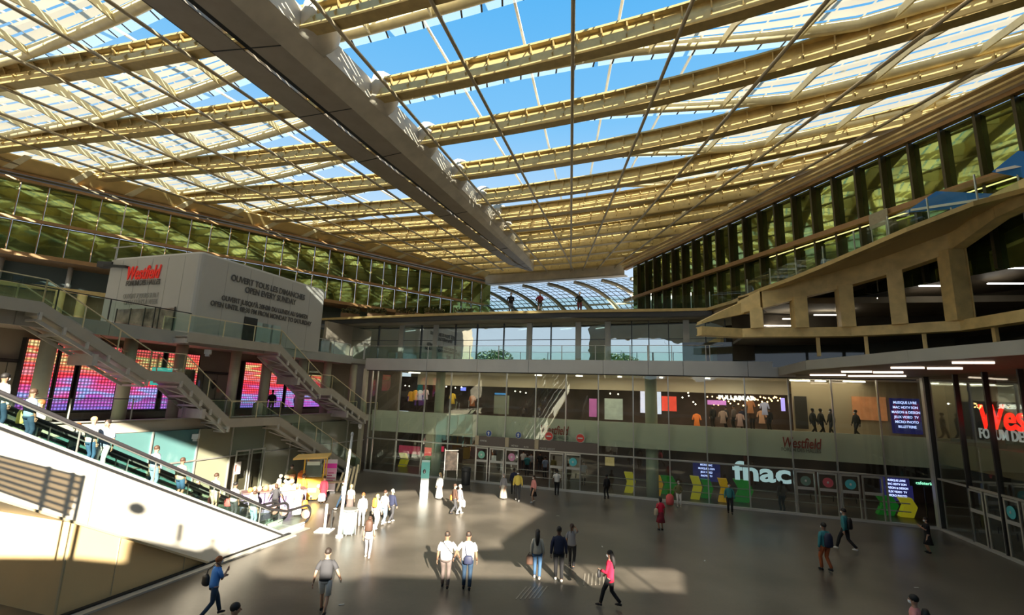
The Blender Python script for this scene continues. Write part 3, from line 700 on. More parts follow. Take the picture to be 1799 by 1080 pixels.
def grid_mat():
    m = bpy.data.materials.new('white_glazing_grid'); m.use_nodes = True; n = m.node_tree; n.nodes.clear()
    o = n.nodes.new('ShaderNodeOutputMaterial'); uv = n.nodes.new('ShaderNodeUVMap'); uv.uv_map = 'uv'
    sp = n.nodes.new('ShaderNodeSeparateXYZ'); n.links.new(uv.outputs[0], sp.inputs[0]); outs = []
    for k, mul in ((0, 1.0), (1, 1.0)):
        f = n.nodes.new('ShaderNodeMath'); f.operation = 'FRACT'; n.links.new(sp.outputs[k], f.inputs[0])
        g = n.nodes.new('ShaderNodeMath'); g.operation = 'LESS_THAN'; g.inputs[1].default_value = .16; n.links.new(f.outputs[0], g.inputs[0]); outs.append(g.outputs[0])
    mx = n.nodes.new('ShaderNodeMath'); mx.operation = 'MAXIMUM'; n.links.new(outs[0], mx.inputs[0]); n.links.new(outs[1], mx.inputs[1])
    t = n.nodes.new('ShaderNodeBsdfTransparent'); t.inputs[0].default_value = (.85, .92, .97, 1)
    d = n.nodes.new('ShaderNodeBsdfDiffuse'); d.inputs[0].default_value = (.10, .10, .08, 1)
    m2 = n.nodes.new('ShaderNodeMixShader'); n.links.new(mx.outputs[0], m2.inputs[0]); n.links.new(t.outputs[0], m2.inputs[1]); n.links.new(d.outputs[0], m2.inputs[2])
    n.links.new(m2.outputs[0], o.inputs[0]); return m
MB().sheet(rows, [i*3.4 for i in range(13)], [k*1.1 for k in range(15)]).build('glazing', grid_mat(), vt)
for i in range(0, 9):
    s0 = -8.6+i*(rl+8)/7.6
    pts = [PV(s0+arc(k/12)[0], arc(k/12)[1]-.35, arc(k/12)[2]-.2) for k in range(15)]
    mb = MB()
    for a, b in zip(pts[:-1], pts[1:]): mb.bar(a, b, .34, .5, rn)
    mb.build('rib', pm('vault_rib', (.46, .41, .30), .5), vt)
    mb = MB(); pts = [p+ru*.3-rn*.1 for p in pts]
    for a, b in zip(pts[:-1], pts[1:]): mb.bar(a, b, .16, .4, rn)
    mb.build('rib_edge', pm('vault_rib_dark', (.10, .09, .06), .5), vt)
pts = [PV(-9+k+arc(.62)[0], arc(.62)[1]-.3, arc(.62)[2]) for k in range(int(rl)+12)]
MB().tube(pts, .13, 8).build('cross_rail', pm('vault_rib', (.46, .41, .30), .5), vt)
# mirrored sky modelled as blue sails, and things before the right-hand facade
def pw(x, y, n=-.7): return wpt(x, y, PW(0, n)[:2], PW(1, n)[:2])
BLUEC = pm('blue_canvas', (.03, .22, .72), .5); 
for lab, pts, st_ in (('large blue sail shape standing in for mirrored sky before the dark fins', [(1588, 374), (1655, 338), (1768, 341), (1700, 364)], ((1600, 369), (1768, 344))),
                 ('blue sail shape standing in for mirrored sky at the right frame edge', [(1742, 302), (1799, 268), (1830, 268), (1830, 318)], ((1750, 300), (1830, 283)))):
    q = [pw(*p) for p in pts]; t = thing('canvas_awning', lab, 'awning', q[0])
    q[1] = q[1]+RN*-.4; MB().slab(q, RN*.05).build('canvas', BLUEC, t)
    MB().bar(pw(*st_[0], -.85), pw(*st_[1], -.85), .04, .12).build('reflected_stripe', WHITE, t)
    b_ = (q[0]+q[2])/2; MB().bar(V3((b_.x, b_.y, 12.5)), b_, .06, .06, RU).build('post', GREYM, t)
q = [pw(x, y, -.5) for x, y in ((1526, 378), (1558, 365), (1560, 392), (1528, 404))]
t = thing('slatted_panel', 'small beige slatted panel hanging before the dark fins on the right', 'panel', q[0])
MB().slab(q, RN*.06).build('panel', pm('beige_slats', (.34, .30, .20), .6, 0, .1, 6), t)
for f in (.1, .9): MB().bar(q[3].lerp(q[2], f), V3((q[3].lerp(q[2], f).x, q[3].lerp(q[2], f).y, 12.5)), .04, .04, RU).build('leg', GREYM, t)
t = thing('light_line', 'thin pale yellow glowing line along the right-hand terrace storey', 'light', PW(10, -.1, 14.8))
MB().bar(pw(1352, 452, -.1), pw(1830, 296, -.1), .05, .05).build('tube', emat('yellow_line', (1, .85, .3), 1.1), t)
# planters along the far left edge of the terrace
LEAF0 = pm('terrace_leaf', (.10, .09, .03), .8, 0, .4, 3)
for k, x in enumerate((590, 640, 694, 750, 806)):
    p = atz(x, 549, 12.6)+V3((0, 3.5, 0)); rnd = random.Random(k)
    t = thing('terrace_planter', 'brown planter with dark foliage on the far terrace, %s from the left' % ['first', 'second', 'third', 'fourth', 'fifth'][k], 'planter', (p.x, p.y, 12.5))
    MB().box((p.x, p.y, 12.8), (1.6, .6, .6), .4).build('trough', pm('trough_brown', (.16, .09, .04), .7), t)
    mb = MB()
    for i in range(260):
        c_ = V3((p.x+rnd.uniform(-.8, .8), p.y+rnd.uniform(-.3, .7), 13.1+rnd.random()*.5)); d1 = V3((rnd.uniform(-1, 1), rnd.uniform(-1, 1), rnd.uniform(-1, 1))).normalized()*.11; d2 = d1.cross(V3((rnd.random(), .3, rnd.random()))).normalized()*.08
        mb.add([c_-d1, c_+d2, c_+d1, c_-d2], [(0, 1, 2, 3)])
    mb.build('foliage', LEAF0, t)
#@@REAR
# ================================================================== REAR SIDE OF THE COURT (unseen, behind the viewer), its opening shaped to cast the sun patches
YR = -6.0
rear = struct('wall_rear', (0, YR, 0))
REARM = pm('rear_wall_render', (.40, .34, .24), .7, 0, .1, .5)
def rq(x0, z0, x1, z1, n='panel'):
    MB().slab([V3((x0, YR, z0)), V3((x1, YR, z0)), V3((x1, YR, z1)), V3((x0, YR, z1))], (0, -.4, 0)).build(n, REARM, rear)

RB = [(-15, 9.6), (-4.9, 9.6), (-4.89, 10.35), (-2.2, 10.1), (-.94, 9.47), (-.1, 8.93), (1, 8.88), (2.37, 9.59), (5, 9.6), (8, 9.7), (11.2, 9.4), (12.95, 9.28), (14.4, 10.2)]  # opening outline traced back along the sun from the lit floor
RTp = [(-15, 16.5), (-6, 16.3), (-3, 15.4), (0, 15.0), (2.7, 15.0), (5, 15.6), (8.1, 15.9), (11.2, 15.4), (12.7, 13.9), (14.4, 13.9)]
for tab, zz in ((RB, 0), (RTp, 29.0)):
    for (x0, z0), (x1, z1) in zip(tab[:-1], tab[1:]):
        MB().slab([V3((x0, YR, zz)), V3((x1, YR, zz)), V3((x1, YR, z1)), V3((x0, YR, z0))], (0, -.4, 0)).build('panel', REARM, rear)
MB().slab([V3((x, YR, z)) for x, z in [(7.0, 10.42), (14.4, 10.35), (14.4, 13.95), (12.7, 13.85), (8.4, 11.4), (8.2, 11.0), (7.0, 10.9)]], (0, -.3, 0)).build('shade_beam', REARM, rear)  # added to lay a shade strip across the sun patch
rq(14.4, 0, 15, 29.0)
for x in (9.0, 9.7, 10.5, 11.3, 12.2): MB().bar((x, YR, 9.2), (x+.25, YR, 10.5), .12, .08, (1, 0, 0)).build('shade_bar', REARM, rear)  # added to cast thin strip shadows on the floor
t = thing('round_sign', 'round sign hanging on a thin wire in the rear opening', 'sign', (-4.87, YR, 11.13))  # unseen disc hung here to cast a round shadow on the white wall
MB().tube([(-4.87, YR-.02, 11.13), (-4.87, YR+.02, 11.13)], .21, 24).build('plate', DARKM, t); MB().tube([(-4.87, YR, 11.3), (-4.87, YR, 16.9)], .008, 6).build('wire', DARKM, t)
tag(MB().bar((-3.9, YR-.2, 10.42), (-3.9, YR-.2, 11.04), .16, .16, (1, 0, 0)).build('parapet_post', DARKM), 'stub post standing on the rear parapet', 'post')
MB().box((-3, YR-2.4, 8.95), (24, 4, .3)).build('rear_deck', GREYM, kind='structure')
rq(-19, 0, -15, 29.0); rq(-48, 0, -19, 12.9); rq(-48, 20.5, -19, 29.0); rq(15, 0, 44, 29.0)  # gap on the left kept open so the terrace glazing mirrors sky
for z in (4.2, 8.9): MB().box((-2, YR+.3, z), (90, .6, .5)).build('floor_band', GREYM, rear)
MB().slab([V3((30, -6, 0)), V3((30, 16, 0)), V3((30, 16, 23)), V3((30, -6, 23))], (.3, 0, 0)).build('wall_right', REARM, kind='structure')
MB().slab([V3((-48, -6, 0)), V3((-48, 22, 0)), V3((-48, 22, 23)), V3((-48, -6, 23))], (-.3, 0, 0)).build('wall_left', REARM, kind='structure')
# ================================================================== LEFT SIDE: DECKS, COLUMNS, SCREENS
ld = struct('left_upper_deck', PQ(8, 0, 8.7))
MB().slab([PQ(-8, .1, 8.5), PQ(LQ-.6, .1, 8.5), PQ(LQ+1.5, 3, 8.5), PQ(LQ+1.5, 9.5, 8.5), PQ(-8, 9.5, 8.5)], (0, 0, .42)).build('slab', pm('deck_underside', (.42, .37, .30), .6, 0, .06), ld)
for a, b in zip([-8, -3, 2, 5.5, 9.3, 13.5, 18.5], [-3, 2, 5.5, 9.3, 13.5, 18.5, LQ-.6]):
    MB().slab([PQ(a+.01, 0, 8.45), PQ(b-.01, 0, 8.45), PQ(b-.01, 0, 9.1), PQ(a+.01, 0, 9.1)], NQ*.12).build('edge_panel', GREYM, ld)
l1 = struct('left_middle_deck', PQ(8, 0, 4.1))
MB().slab([PQ(-8, .1, 3.9), PQ(LQ-.8, .1, 3.9), PQ(LQ+1, 3, 3.9), PQ(LQ+1, 9, 3.9), PQ(-8, 9, 3.9)], (0, 0, .45)).build('slab', pm('deck_underside', (.42, .37, .30), .6), l1)
MB().slab([PQ(-8, 0, 3.88), PQ(LQ-.8, 0, 3.88), PQ(LQ-.8, 0, 4.45), PQ(-8, 0, 4.45)], NQ*.12).build('edge_panel', CONC, l1)
MB().bar(PQ(-8, -.03, 4.47), PQ(LQ-.8, -.03, 4.47), .16, .05).build('edge_trim', GREYM, l1)
# recessed wall of the middle storey
lw = struct('wall_left', PQ(8, 2.6, 5))
MB().slab([PQ(-8, 2.9, 4.35), PQ(LQ+1, 2.9, 4.35), PQ(LQ+1, 2.9, 8.5), PQ(-8, 2.9, 8.5)], NQ*.3).build('storey_wall', pm('taupe_wall', (.33, .28, .22), .6, 0, .06, 1), lw)
MB().slab([PQ(-8, 2.5, 4.4), PQ(LQ, 2.5, 4.4), PQ(LQ, 2.5, 4.75), PQ(-8, 2.5, 4.75)], NQ*.35).build('plinth', pm('dark_plinth', (.12, .10, .085), .5), lw)
# doors on that storey
for x0, x1, lab in ((-12, 22, 'taupe double door left of the first glowing screen'), (357, 402, 'taupe double door with a dark round plate between the glowing screens')):
    s0, s1 = sQ(x0, 670, 2.85), sQ(x1, 670, 2.85); c = (s0+s1)/2
    t = thing('service_door', lab, 'door', PQ(c, 2.8, 4.4))
    for a, b in ((s0, c-.02), (c+.02, s1)):
        MB().slab([PQ(a, 2.82, 4.4), PQ(b, 2.82, 4.4), PQ(b, 2.82, 7.0), PQ(a, 2.82, 7.0)], NQ*.06).build('leaf', pm('door_leaf', (.30, .26, .21), .5), t)
    MB().bar(PQ(s0-.1, 2.8, 7.1), PQ(s1+.1, 2.8, 7.1), .12, .14).build('frame', DARKM, t)
    if x0 > 0:
        p = qpt(375, 675, 2.75); MB().ball(p, (.05, .28, .28)).build('round_plate', DARKM, t)
# lower storey: teal back-painted glass wall
SC = pm('beige_backed_glass', (.27, .27, .19), .12, 0, .05, .5, spec=.8)
tw = struct('window_5', PQ(8, -.3, 2))
tx = [-60, 60, 160, 262, 343, 403, 460, 507, 560, 606, 636]
tsx = [sQ(x, 800, -.3) for x in tx]
for i, (a, b) in enumerate(zip(tsx[:-1], tsx[1:])):
    m_ = TEALG if i < 4 else (SC if i != 5 else pm('grey_green_glass', (.22, .26, .20), .1, spec=.8))
    MB().slab([PQ(a+.03, -.3, 2.25), PQ(b-.03, -.3, 2.25), PQ(b-.03, -.3, 3.88), PQ(a+.03, -.3, 3.88)], NQ*.04).build('panel', m_, tw)
    if not (403 <= tx[i] < 460): MB().slab([PQ(a+.03, -.3, .05), PQ(b-.03, -.3, .05), PQ(b-.03, -.3, 2.17), PQ(a+.03, -.3, 2.17)], NQ*.04).build('panel', m_, tw)
    MB().bar(PQ(a, -.32, 0), PQ(a, -.32, 3.88), .06, .1, NQ).build('mullion', ALU, tw)
MB().bar(PQ(tsx[0], -.33, 2.21), PQ(tsx[-1], -.33, 2.21), .08, .07).build('transom', ALU, tw)
MB().slab([PQ(-8, .2, 0), PQ(LQ, .2, 0), PQ(LQ, .2, 3.9), PQ(-8, .2, 3.9)], NQ*.2).build('backing_wall', DARKW, tw)
def PQd(s, n, z): return PQ(s, n-.3, z)
dl1 = door_leaf(PQ, sQ(409, 840, -.4), sQ(433, 840, -.4), 2.5, None, 'glass door leaf with a white and red notice in the left wall', None, False, -.42)
dl2 = door_leaf(PQ, sQ(436, 840, -.4), sQ(459, 840, -.4), 2.5, None, 'glass door leaf without notice in the left wall', None, False, -.42)
s = sQ(417, 822, -.45); pz = qpt(417, 822, -.47)
MB().slab([PQ(s-.22, -.47, pz.z-.35), PQ(s+.22, -.47, pz.z-.35), PQ(s+.22, -.47, pz.z+.35), PQ(s-.22, -.47, pz.z+.35)], NQ*.01).build('notice', pm('notice_paper', (.85, .78, .72), .6), dl1)
MB().slab([PQ(s-.20, -.48, pz.z-.2), PQ(s-.1, -.48, pz.z-.2), PQ(s-.1, -.48, pz.z+.2), PQ(s-.20, -.48, pz.z+.2)], NQ*.005).build('notice_stripe', pm('notice_red', (.7, .12, .10), .6), dl1)
# columns on the middle deck
for x, y0, y1 in ((74, 600, 722), (216, 640, 733), (317, 600, 668), (410, 600, 726), (452, 700, 740), (464, 640, 720), (527, 660, 716), (572, 650, 716), (619, 650, 700)):
    n_ = 1.1 if x not in (452,) else .6
    s = sQ(x, (y0+y1)/2, n_)
    if x == 452:
        MB().tube([PQ(s, n_, 4.35), PQ(s, n_, 5.2), PQ(s, n_, 5.3)], [.3, .3, .2], 14).build('bollard', pm('pale_column', (.55, .52, .38), .5), kind='structure', smooth=True); continue
    MB().tube([PQ(s, n_, 4.35), PQ(s, n_, 8.5)], .30, 18).build('column', pm('pale_column', (.55, .52, .38), .5, 0, .04), kind='structure', smooth=True)
# LED screens
def led_mat():
    m = bpy.data.materials.new('led_wall_picture'); m.use_nodes = True; n = m.node_tree; n.nodes.clear(); L = n.links.new
    o = n.nodes.new('ShaderNodeOutputMaterial'); e = n.nodes.new('ShaderNodeEmission'); tc = n.nodes.new('ShaderNodeTexCoord')
    uv = n.nodes.new('ShaderNodeUVMap'); uv.uv_map = 'uv'
    sp = n.nodes.new('ShaderNodeSeparateXYZ'); L(uv.outputs[0], sp.inputs[0])
    mp = n.nodes.new('ShaderNodeMapping'); mp.inputs['Scale'].default_value = (.25, 1.5, 1); L(uv.outputs[0], mp.inputs[0])
    nz = n.nodes.new('ShaderNodeTexNoise'); nz.inputs['Scale'].default_value = 1.6; nz.inputs['Detail'].default_value = 3; L(mp.outputs[0], nz.inputs['Vector'])
    # height (0..3) plus noise picks the colour
    ma = n.nodes.new('ShaderNodeMath'); ma.operation = 'MULTIPLY_ADD'; ma.inputs[1].default_value = 1/3.1; ma.inputs[2].default_value = -.45; L(sp.outputs[1], ma.inputs[0])
    ad = n.nodes.new('ShaderNodeMath'); ad.operation = 'ADD'; L(ma.outputs[0], ad.inputs[0]); L(nz.outputs[0], ad.inputs[1])
    r = n.nodes.new('ShaderNodeValToRGB'); cr = r.color_ramp
    cols_ = [(0, (.28, .18, .75)), (.18, (.55, .10, .50)), (.27, (.25, .40, .85)), (.38, (.65, .12, .40)), (.5, (.85, .05, .10)), (.6, (.9, .06, .05)), (.68, (.8, .25, .3)), (.76, (.85, .10, .06)), (.85, (.75, .6, .25)), (.94, (.9, .07, .05)), (1, (.8, .1, .1))]
    cr.elements[0].position = 0; cr.elements[0].color = (*cols_[0][1], 1); cr.elements[1].position = 1; cr.elements[1].color = (*cols_[-1][1], 1)
    for p_, c_ in cols_[1:-1]:
        q = cr.elements.new(p_); q.color = (*c_, 1)
    L(ad.outputs[0], r.inputs[0])
    outs = []
    for k in (0, 1):
        a = n.nodes.new('ShaderNodeMath'); a.operation = 'MULTIPLY'; a.inputs[1].default_value = 6.5; L(sp.outputs[k], a.inputs[0])
        f = n.nodes.new('ShaderNodeMath'); f.operation = 'FRACT'; L(a.outputs[0], f.inputs[0])
        g = n.nodes.new('ShaderNodeMath'); g.operation = 'PINGPONG'; g.inputs[1].default_value = .5; L(f.outputs[0], g.inputs[0]); outs.append(g.outputs[0])
    mu = n.nodes.new('ShaderNodeMath'); mu.operation = 'MULTIPLY'; L(outs[0], mu.inputs[0]); L(outs[1], mu.inputs[1])
    mr = n.nodes.new('ShaderNodeMapRange'); mr.inputs[1].default_value = .0; mr.inputs[2].default_value = .22; mr.inputs[3].default_value = .25; mr.inputs[4].default_value = 1.9; L(mu.outputs[0], mr.inputs[0])
    L(r.outputs[0], e.inputs[0]); L(mr.outputs[0], e.inputs[1]); L(e.outputs[0], o.inputs[0]); return m
LED = led_mat()
ledx = [(28, 92, 'leftmost tall glowing screen of red and purple dots'), (93, 127, 'narrow glowing screen just right of the first pale column'), (132, 205, 'widest glowing screen above the escalator'), (209, 280, 'glowing screen behind the long stair'), (284, 345, 'glowing screen with a turquoise patch under the white box'), (424, 462, 'tall glowing screen right of the taupe double door'), (472, 499, 'glowing screen behind the person on the middle deck'), (502, 526, 'narrow glowing screen between two pale columns'), (535, 565, 'rightmost glowing screen under the upper stair')]
for x0, x1, lab in ledx:
    s0, s1 = sQ(x0, 680, 2.5)+.07, sQ(x1, 680, 2.5)-.07; c = (s0+s1)/2
    t = thing('led_screen', lab, 'screen', PQ(c, 2.6, 4.85), 0, 'glowing dot screens on the left')
    z1 = 8.1 if x0 < 424 else 7.95 if x0 < 470 else 7.4
    MB().slab([PQ(s0-.06, 2.5, 4.8), PQ(s1+.06, 2.5, 4.8), PQ(s1+.06, 2.5, z1+.06), PQ(s0-.06, 2.5, z1+.06)], NQ*.3).build('housing', DARKM, t)
    MB().sheet([[PQ(s0+.02, 2.48, 4.87), PQ(s0+.02, 2.48, z1)], [PQ(s1-.02, 2.48, 4.87), PQ(s1-.02, 2.48, z1)]], [s0, s1], [0, z1-4.87]).build('display', LED, t)
p0 = sQ(286, 650, 2.4); 
t = thing('wall_picture', 'dark framed panel with turquoise picture mounted over the screens', 'picture', PQ(p0+.7, 2.42, 6))
MB().slab([PQ(p0+.9, 2.4, 6.2), PQ(p0+2.0, 2.4, 6.2), PQ(p0+2.0, 2.4, 7.2), PQ(p0+.9, 2.4, 7.2)], NQ*.03).build('panel', DARKM, t)
MB().slab([PQ(p0-.6, 2.38, 6.2), PQ(p0+.6, 2.38, 6.2), PQ(p0+.6, 2.38, 7.2), PQ(p0-.6, 2.38, 7.2)], NQ*.03).build('picture', pm('turquoise_picture', (.08, .5, .42), .4, emit=(.06, .5, .42), es=.6, noise=.4, scale=5), t)
# balustrades
def balus(name, pts, h=1.05, glass=True, rail=GREYL, step=2.0, post=GREYL, parent=None, r=.035):
    t = parent or struct(name, pts[0]); pts = [V3(p) for p in pts]
    for a, b in zip(pts[:-1], pts[1:]):
        L_ = (b-a).length; k = max(1, round(L_/step))
        for i in range(k+1):
            p = a.lerp(b, i/k)
            if i < k or b is pts[-1]: MB().bar(p, p+V3((0, 0, h)), .045, .045, (b-a)).build('post', post, t)
        MB().bar(a+V3((0, 0, h)), b+V3((0, 0, h)), r*1.6, r*1.3).build('rail', rail, t)
        if glass:
            d = (b-a).normalized(); n = d.cross(V3((0, 0, 1))).normalized()*.006
            MB().slab([a+V3((0, 0, .08)), b+V3((0, 0, .08)), b+V3((0, 0, h-.06)), a+V3((0, 0, h-.06))], n).build('pane', GLASS_B, t)
    return t
balus('balustrade', [PQ(-3, .1, 9.1), PQ(5.4, .1, 9.1), PQ(9.6, .1, 9.1)], 1.1, True, DARKM, 2.2, DARKM)
balus('balustrade', [PQ(13.5, .1, 9.1), PQ(LQ-.8, .1, 8.95)], 1.1)
balus('balustrade', [PQ(-6, .1, 4.45), PQ(12.5, .1, 4.45)], 1.05, True, DARKM, 2.6, GREYM)
# ================================================================== WHITE BOX ON THE UPPER DECK
b0 = qpt(333, 583, -.05); b0.z = 0; b1 = qpt(562, 620, -.05); b1.z = 0
bl_ = qpt(172, 560, 3.0)
k0 = wpt(172, 562, (b0.x, b0.y), (b0.x-6, b0.y+2.0)); k0.z = 0
dd = (b1-b0); k1 = k0+dd
bx = thing('white_pavilion_box', 'big white panelled box with red script lettering standing on the upper left deck', 'pavilion', (b0.x, b0.y, 9.0))
def top_at(p, y):   # height of the image row y above plan point p (found along the vertical)
    lo, hi = 9., 20.
    for _ in range(40):
        mid = (lo+hi)/2; v = V3((p.x, p.y, mid))-CAM; yy = IMH/2-FPX*v.dot(UP)/v.dot(FW)
        if yy > y: lo = mid
        else: hi = mid
    return lo
zt_ = (top_at(b0, 443)+top_at(b1, 514))/2
rr_ = .35
def rounded(poly, r, seg=4):
    out = []; n = len(poly)
    for i in range(n):
        p, a, b = poly[i], poly[i-1], poly[(i+1) % n]
        u, v = (a-p).normalized(), (b-p).normalized()
        for k in range(seg+1):
            t = k/seg; q0 = p+u*r; q1 = p+v*r; out.append((q0*(1-t)**2+p*2*t*(1-t)+q1*t**2))
    return out
ring = rounded([b0, b1, k1, k0], rr_)
MB().prism([(p.x, p.y) for p in ring], 9.0, zt_).build('body', BOXM, bx, smooth=False)
cen = (b0+b1+k0+k1)/4
ring2 = [cen+(p-cen)*.985 for p in ring]
MB().prism([(p.x, p.y) for p in ring2], zt_-.01, zt_+.12).build('roof', WHITE, bx)
bu = (b1-b0).normalized(); bnn = V3((bu.y, -bu.x, 0)); lu = (b0-k0).normalized(); lnn = V3((lu.y, -lu.x, 0))
if bnn.dot(V3((0, -1, 0))) < 0: bnn = -bnn
bL = (b1-b0).length; kL = (b0-k0).length
for f in (.17, .33, .5, .67, .84):
    for q, d, n in ((b0+bu*bL*f, bu, bnn), (k0+lu*kL*f, lu, lnn)):
        MB().bar(q+n*.004+V3((0, 0, 9.05)), q+n*.004+V3((0, 0, zt_-.1)), .03, .012, n).build('seam', pm('panel_seam', (.40, .39, .35), .6), bx)
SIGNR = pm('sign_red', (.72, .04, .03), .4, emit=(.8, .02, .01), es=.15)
SIGNK = pm('sign_dark_letters', (.10, .09, .08), .5)
def onl(px, py, P0, u):   # point of the vertical plane through P0 along u that lies at this pixel
    return wpt(px, py, (P0.x, P0.y), (P0.x+u.x, P0.y+u.y))
c = onl(252, 480, b0, lu); text('red_script_lettering', 'Westfield', SIGNR, 1.15, c+lnn*.05, lu, bx, .22, .02, .018, sx=.62)
c = onl(252, 497, b0, lu); text('dark_lettering', 'FORUM DES HALLES', SIGNK, .44, c+lnn*.05, lu, bx, 0, .01, .008, sx=.72)
for y, b in ((520, 'OUVERT 7 JOURS SUR 7'), (531, 'OPEN 7 DAYS A WEEK')):
    c = onl(248, y, b0, lu); text('grey_lettering', b, pm('sign_grey_letters', (.33, .32, .28), .5), .42, c+lnn*.05, lu, bx, 0, .01, 0, sx=.66)
for (x, y, b, sz) in ((476, 507, 'OUVERT TOUS LES DIMANCHES', .54), (477, 521, 'OPEN EVERY SUNDAY', .54), (472, 542, "OUVERT JUSQU'À 20H30 DU LUNDI AU SAMEDI", .42), (468, 553, 'OPEN UNTIL 08:30 PM FROM MONDAY TO SATURDAY', .42)):
    c = onl(x, y, b0, bu); text('dark_lettering', b, SIGNK, sz, c+bnn*.05, bu, bx, 0, .01, .012, sx=.80)
# glass front with picture at the foot of the short side
s0 = onl(205, 560, b0, lu); s1 = onl(304, 575, b0, lu)
a_ = V3((s0.x, s0.y, 9.1))+lnn*.03; b_ = V3((s1.x, s1.y, 9.1))+lnn*.03
MB().slab([a_, b_, b_+V3((0, 0, 1.45)), a_+V3((0, 0, 1.45))], lnn*.03).build('shop_window', pm('poster_collage', (.28, .22, .18), .15, 0, .9, 1.2), bx)
for i in range(5):
    q = a_.lerp(b_, i/4)+lnn*.04; MB().bar(q, q+V3((0, 0, 1.5)), .06, .04, lnn).build('window_post', DARKM, bx)
q = onl(438, 578, b0, bu); a_ = V3((q.x, q.y, 9.1))+bnn*.03
MB().slab([a_-bu*.5, a_+bu*.5, a_+bu*.5+V3((0, 0, 1.5)), a_-bu*.5+V3((0, 0, 1.5))], bnn*.03).build('hatch', DARKM, bx)
for f in (.42, .46, .52):
    a2 = b0+bu*bL*f+bnn*.03+V3((0, 0, 9.1)); MB().slab([a2, a2+bu*.9, a2+bu*.9+V3((0, 0, 1.3)), a2+V3((0, 0, 1.3))], bnn*.02).build('door_panel', pm('pale_teal_panel', (.45, .55, .50), .3), bx)
# floodlight bracket at the box corner
t = thing('floodlight', 'black floodlight on a short arm at the left corner of the white box', 'lamp', (k0.x, k0.y, zt_-1.4))
pA, pB = onl(185, 466, k0, lu), onl(235, 484, b0, lu)
MB().bar(pA-lu*.3, pA+lu*2.2+V3((0, 0, -.25)), .5, .14).build('arm', DARKM, t)
MB().box(pA+lu*.2, (.9, .5, .35)).build('housing', DARKM, t)
t = thing('camera_post', 'thin grey rail post on top of the white box at its left end', 'post', (k0.x, k0.y, zt_))
MB().bar(k0+lu*.5+V3((0, 0, zt_)), k0+lu*.5+V3((0, 0, zt_+.8)), .06, .06, lu).build('post', GREYM, t)
MB().bar(k0+lu*.2+V3((0, 0, zt_+.8)), k0+lu*2.2+V3((0, 0, zt_+.8)), .06, .06).build('rail', GREYM, t)
# ================================================================== STAIRS
SA, SB_ = V3((-11.3, 39.3, 0)), V3((-15, 30, 0)); US = (SB_-SA).normalized(); NS = V3((-US.y, US.x, 0))     # going up along US; NS: to the right seen climbing
if NS.x > 0: NS = -NS                                                                                  # NS points left, away from the court
def PS(t, n, z): return SA+US*t+NS*n+V3((0, 0, z))
def ps(x, y): p = wpt(x, y, SA[:2], SB_[:2]); return (p-SA).dot(US), p.z
def stair(name, label, prof, wdt, n0=0., rails=True):
    """prof: list of (t, z) of the walking line, climbing"""
    t0, z0 = prof[0]
    T = thing(name, label, 'staircase', PS(t0, n0, z0))
    depth = .42
    for n in (n0, n0+wdt):
        mb = MB()
        for (a, za), (b, zb) in zip(prof[:-1], prof[1:]):
            mb.slab([PS(a, n, za+.12), PS(b, n, zb+.12), PS(b, n, zb-depth+.05), PS(a, n, za-depth+.05)], NS*.06)
        mb.build('stringer', STAIRM, T)
    for (a, za), (b, zb) in zip(prof[:-1], prof[1:]):
        if abs(zb-za) < .3:
            lo, hi = min(a, b), max(a, b)
            MB().slab([PS(lo, n0+.06, za-.1), PS(hi, n0+.06, za-.1), PS(hi, n0+wdt, za-.1), PS(lo, n0+wdt, za-.1)], (0, 0, .08)).build('landing', STAIRM, T)
            for q in (lo, hi): MB().bar(PS(q, n0+.02, za-.32), PS(q, n0+wdt, za-.32), .2, .26).build('crossbeam', STAIRU, T)
        else:
            k = max(3, int(abs(zb-za)/.17)); mb = MB()
            for i in range(k):
                f = (i+.5)/k; tt, zz = a+(b-a)*f, za+(zb-za)*(i+1)/k
                mb.slab([PS(tt-.17, n0+.06, zz-.06), PS(tt+.17, n0+.06, zz-.06), PS(tt+.17, n0+wdt, zz-.06), PS(tt-.17, n0+wdt, zz-.06)], (0, 0, .05))
            # underside plate with truss braces
            mb.build('flight_of_treads', pm('stair_tread_metal', (.34, .32, .29), .5, .2), T)
            for n in (n0+.25, n0+wdt-.25):
                MB().bar(PS(a, n, za-.62), PS(b, n, zb-.62), .10, .14).build('lower_chord', STAIRU, T)
            kk = 5
            for i in range(kk+1):
                f = i/kk; p = PS(a+(b-a)*f, n0+.25, za+(zb-za)*f-.62); q = PS(a+(b-a)*f, n0+wdt-.25, za+(zb-za)*f-.62)
                MB().bar(p, q, .10, .10).build('cross_tie', STAIRU, T)
                MB().bar(PS(a+(b-a)*f, n0+.03, za+(zb-za)*f-.62), PS(a+(b-a)*f, n0+.03, za+(zb-za)*f-.3), .12, .1, US).build('bracket', STAIRU, T)
                if i < kk: 
                    f2 = (i+1)/kk; q2 = PS(a+(b-a)*f2, n0+wdt-.25, za+(zb-za)*f2-.62); MB().bar(p, q2, .05, .05).build('diagonal', STAIRU, T)
            mb = MB(); mb.slab([PS(a, n0+.06, za-.40), PS(b, n0+.06, zb-.40), PS(b, n0+wdt, zb-.40), PS(a, n0+wdt, za-.40)], (0, 0, .04)); mb.build('underside_plate', STAIRM, T)
            mb = MB()
            f0, f1 = (.32, .36)
            mb.bar(PS(a+(b-a)*.5, n0+.1, za+(zb-za)*.5-.8), PS(a+(b-a)*.5, n0+wdt-.1, za+(zb-za)*.5-.8), .2, .5)
            mb.build('support_beam', STAIRU, T)
    if rails:
        for n in (n0+.03, n0+wdt+.03):
            for (a, za), (b, zb) in zip(prof[:-1], prof[1:]):
                balus('', [PS(a, n, za+.12), PS(b, n, zb+.12)], .95, True, CREAM, 1.9, CREAM, T, .03)
    return T
WS = 2.1
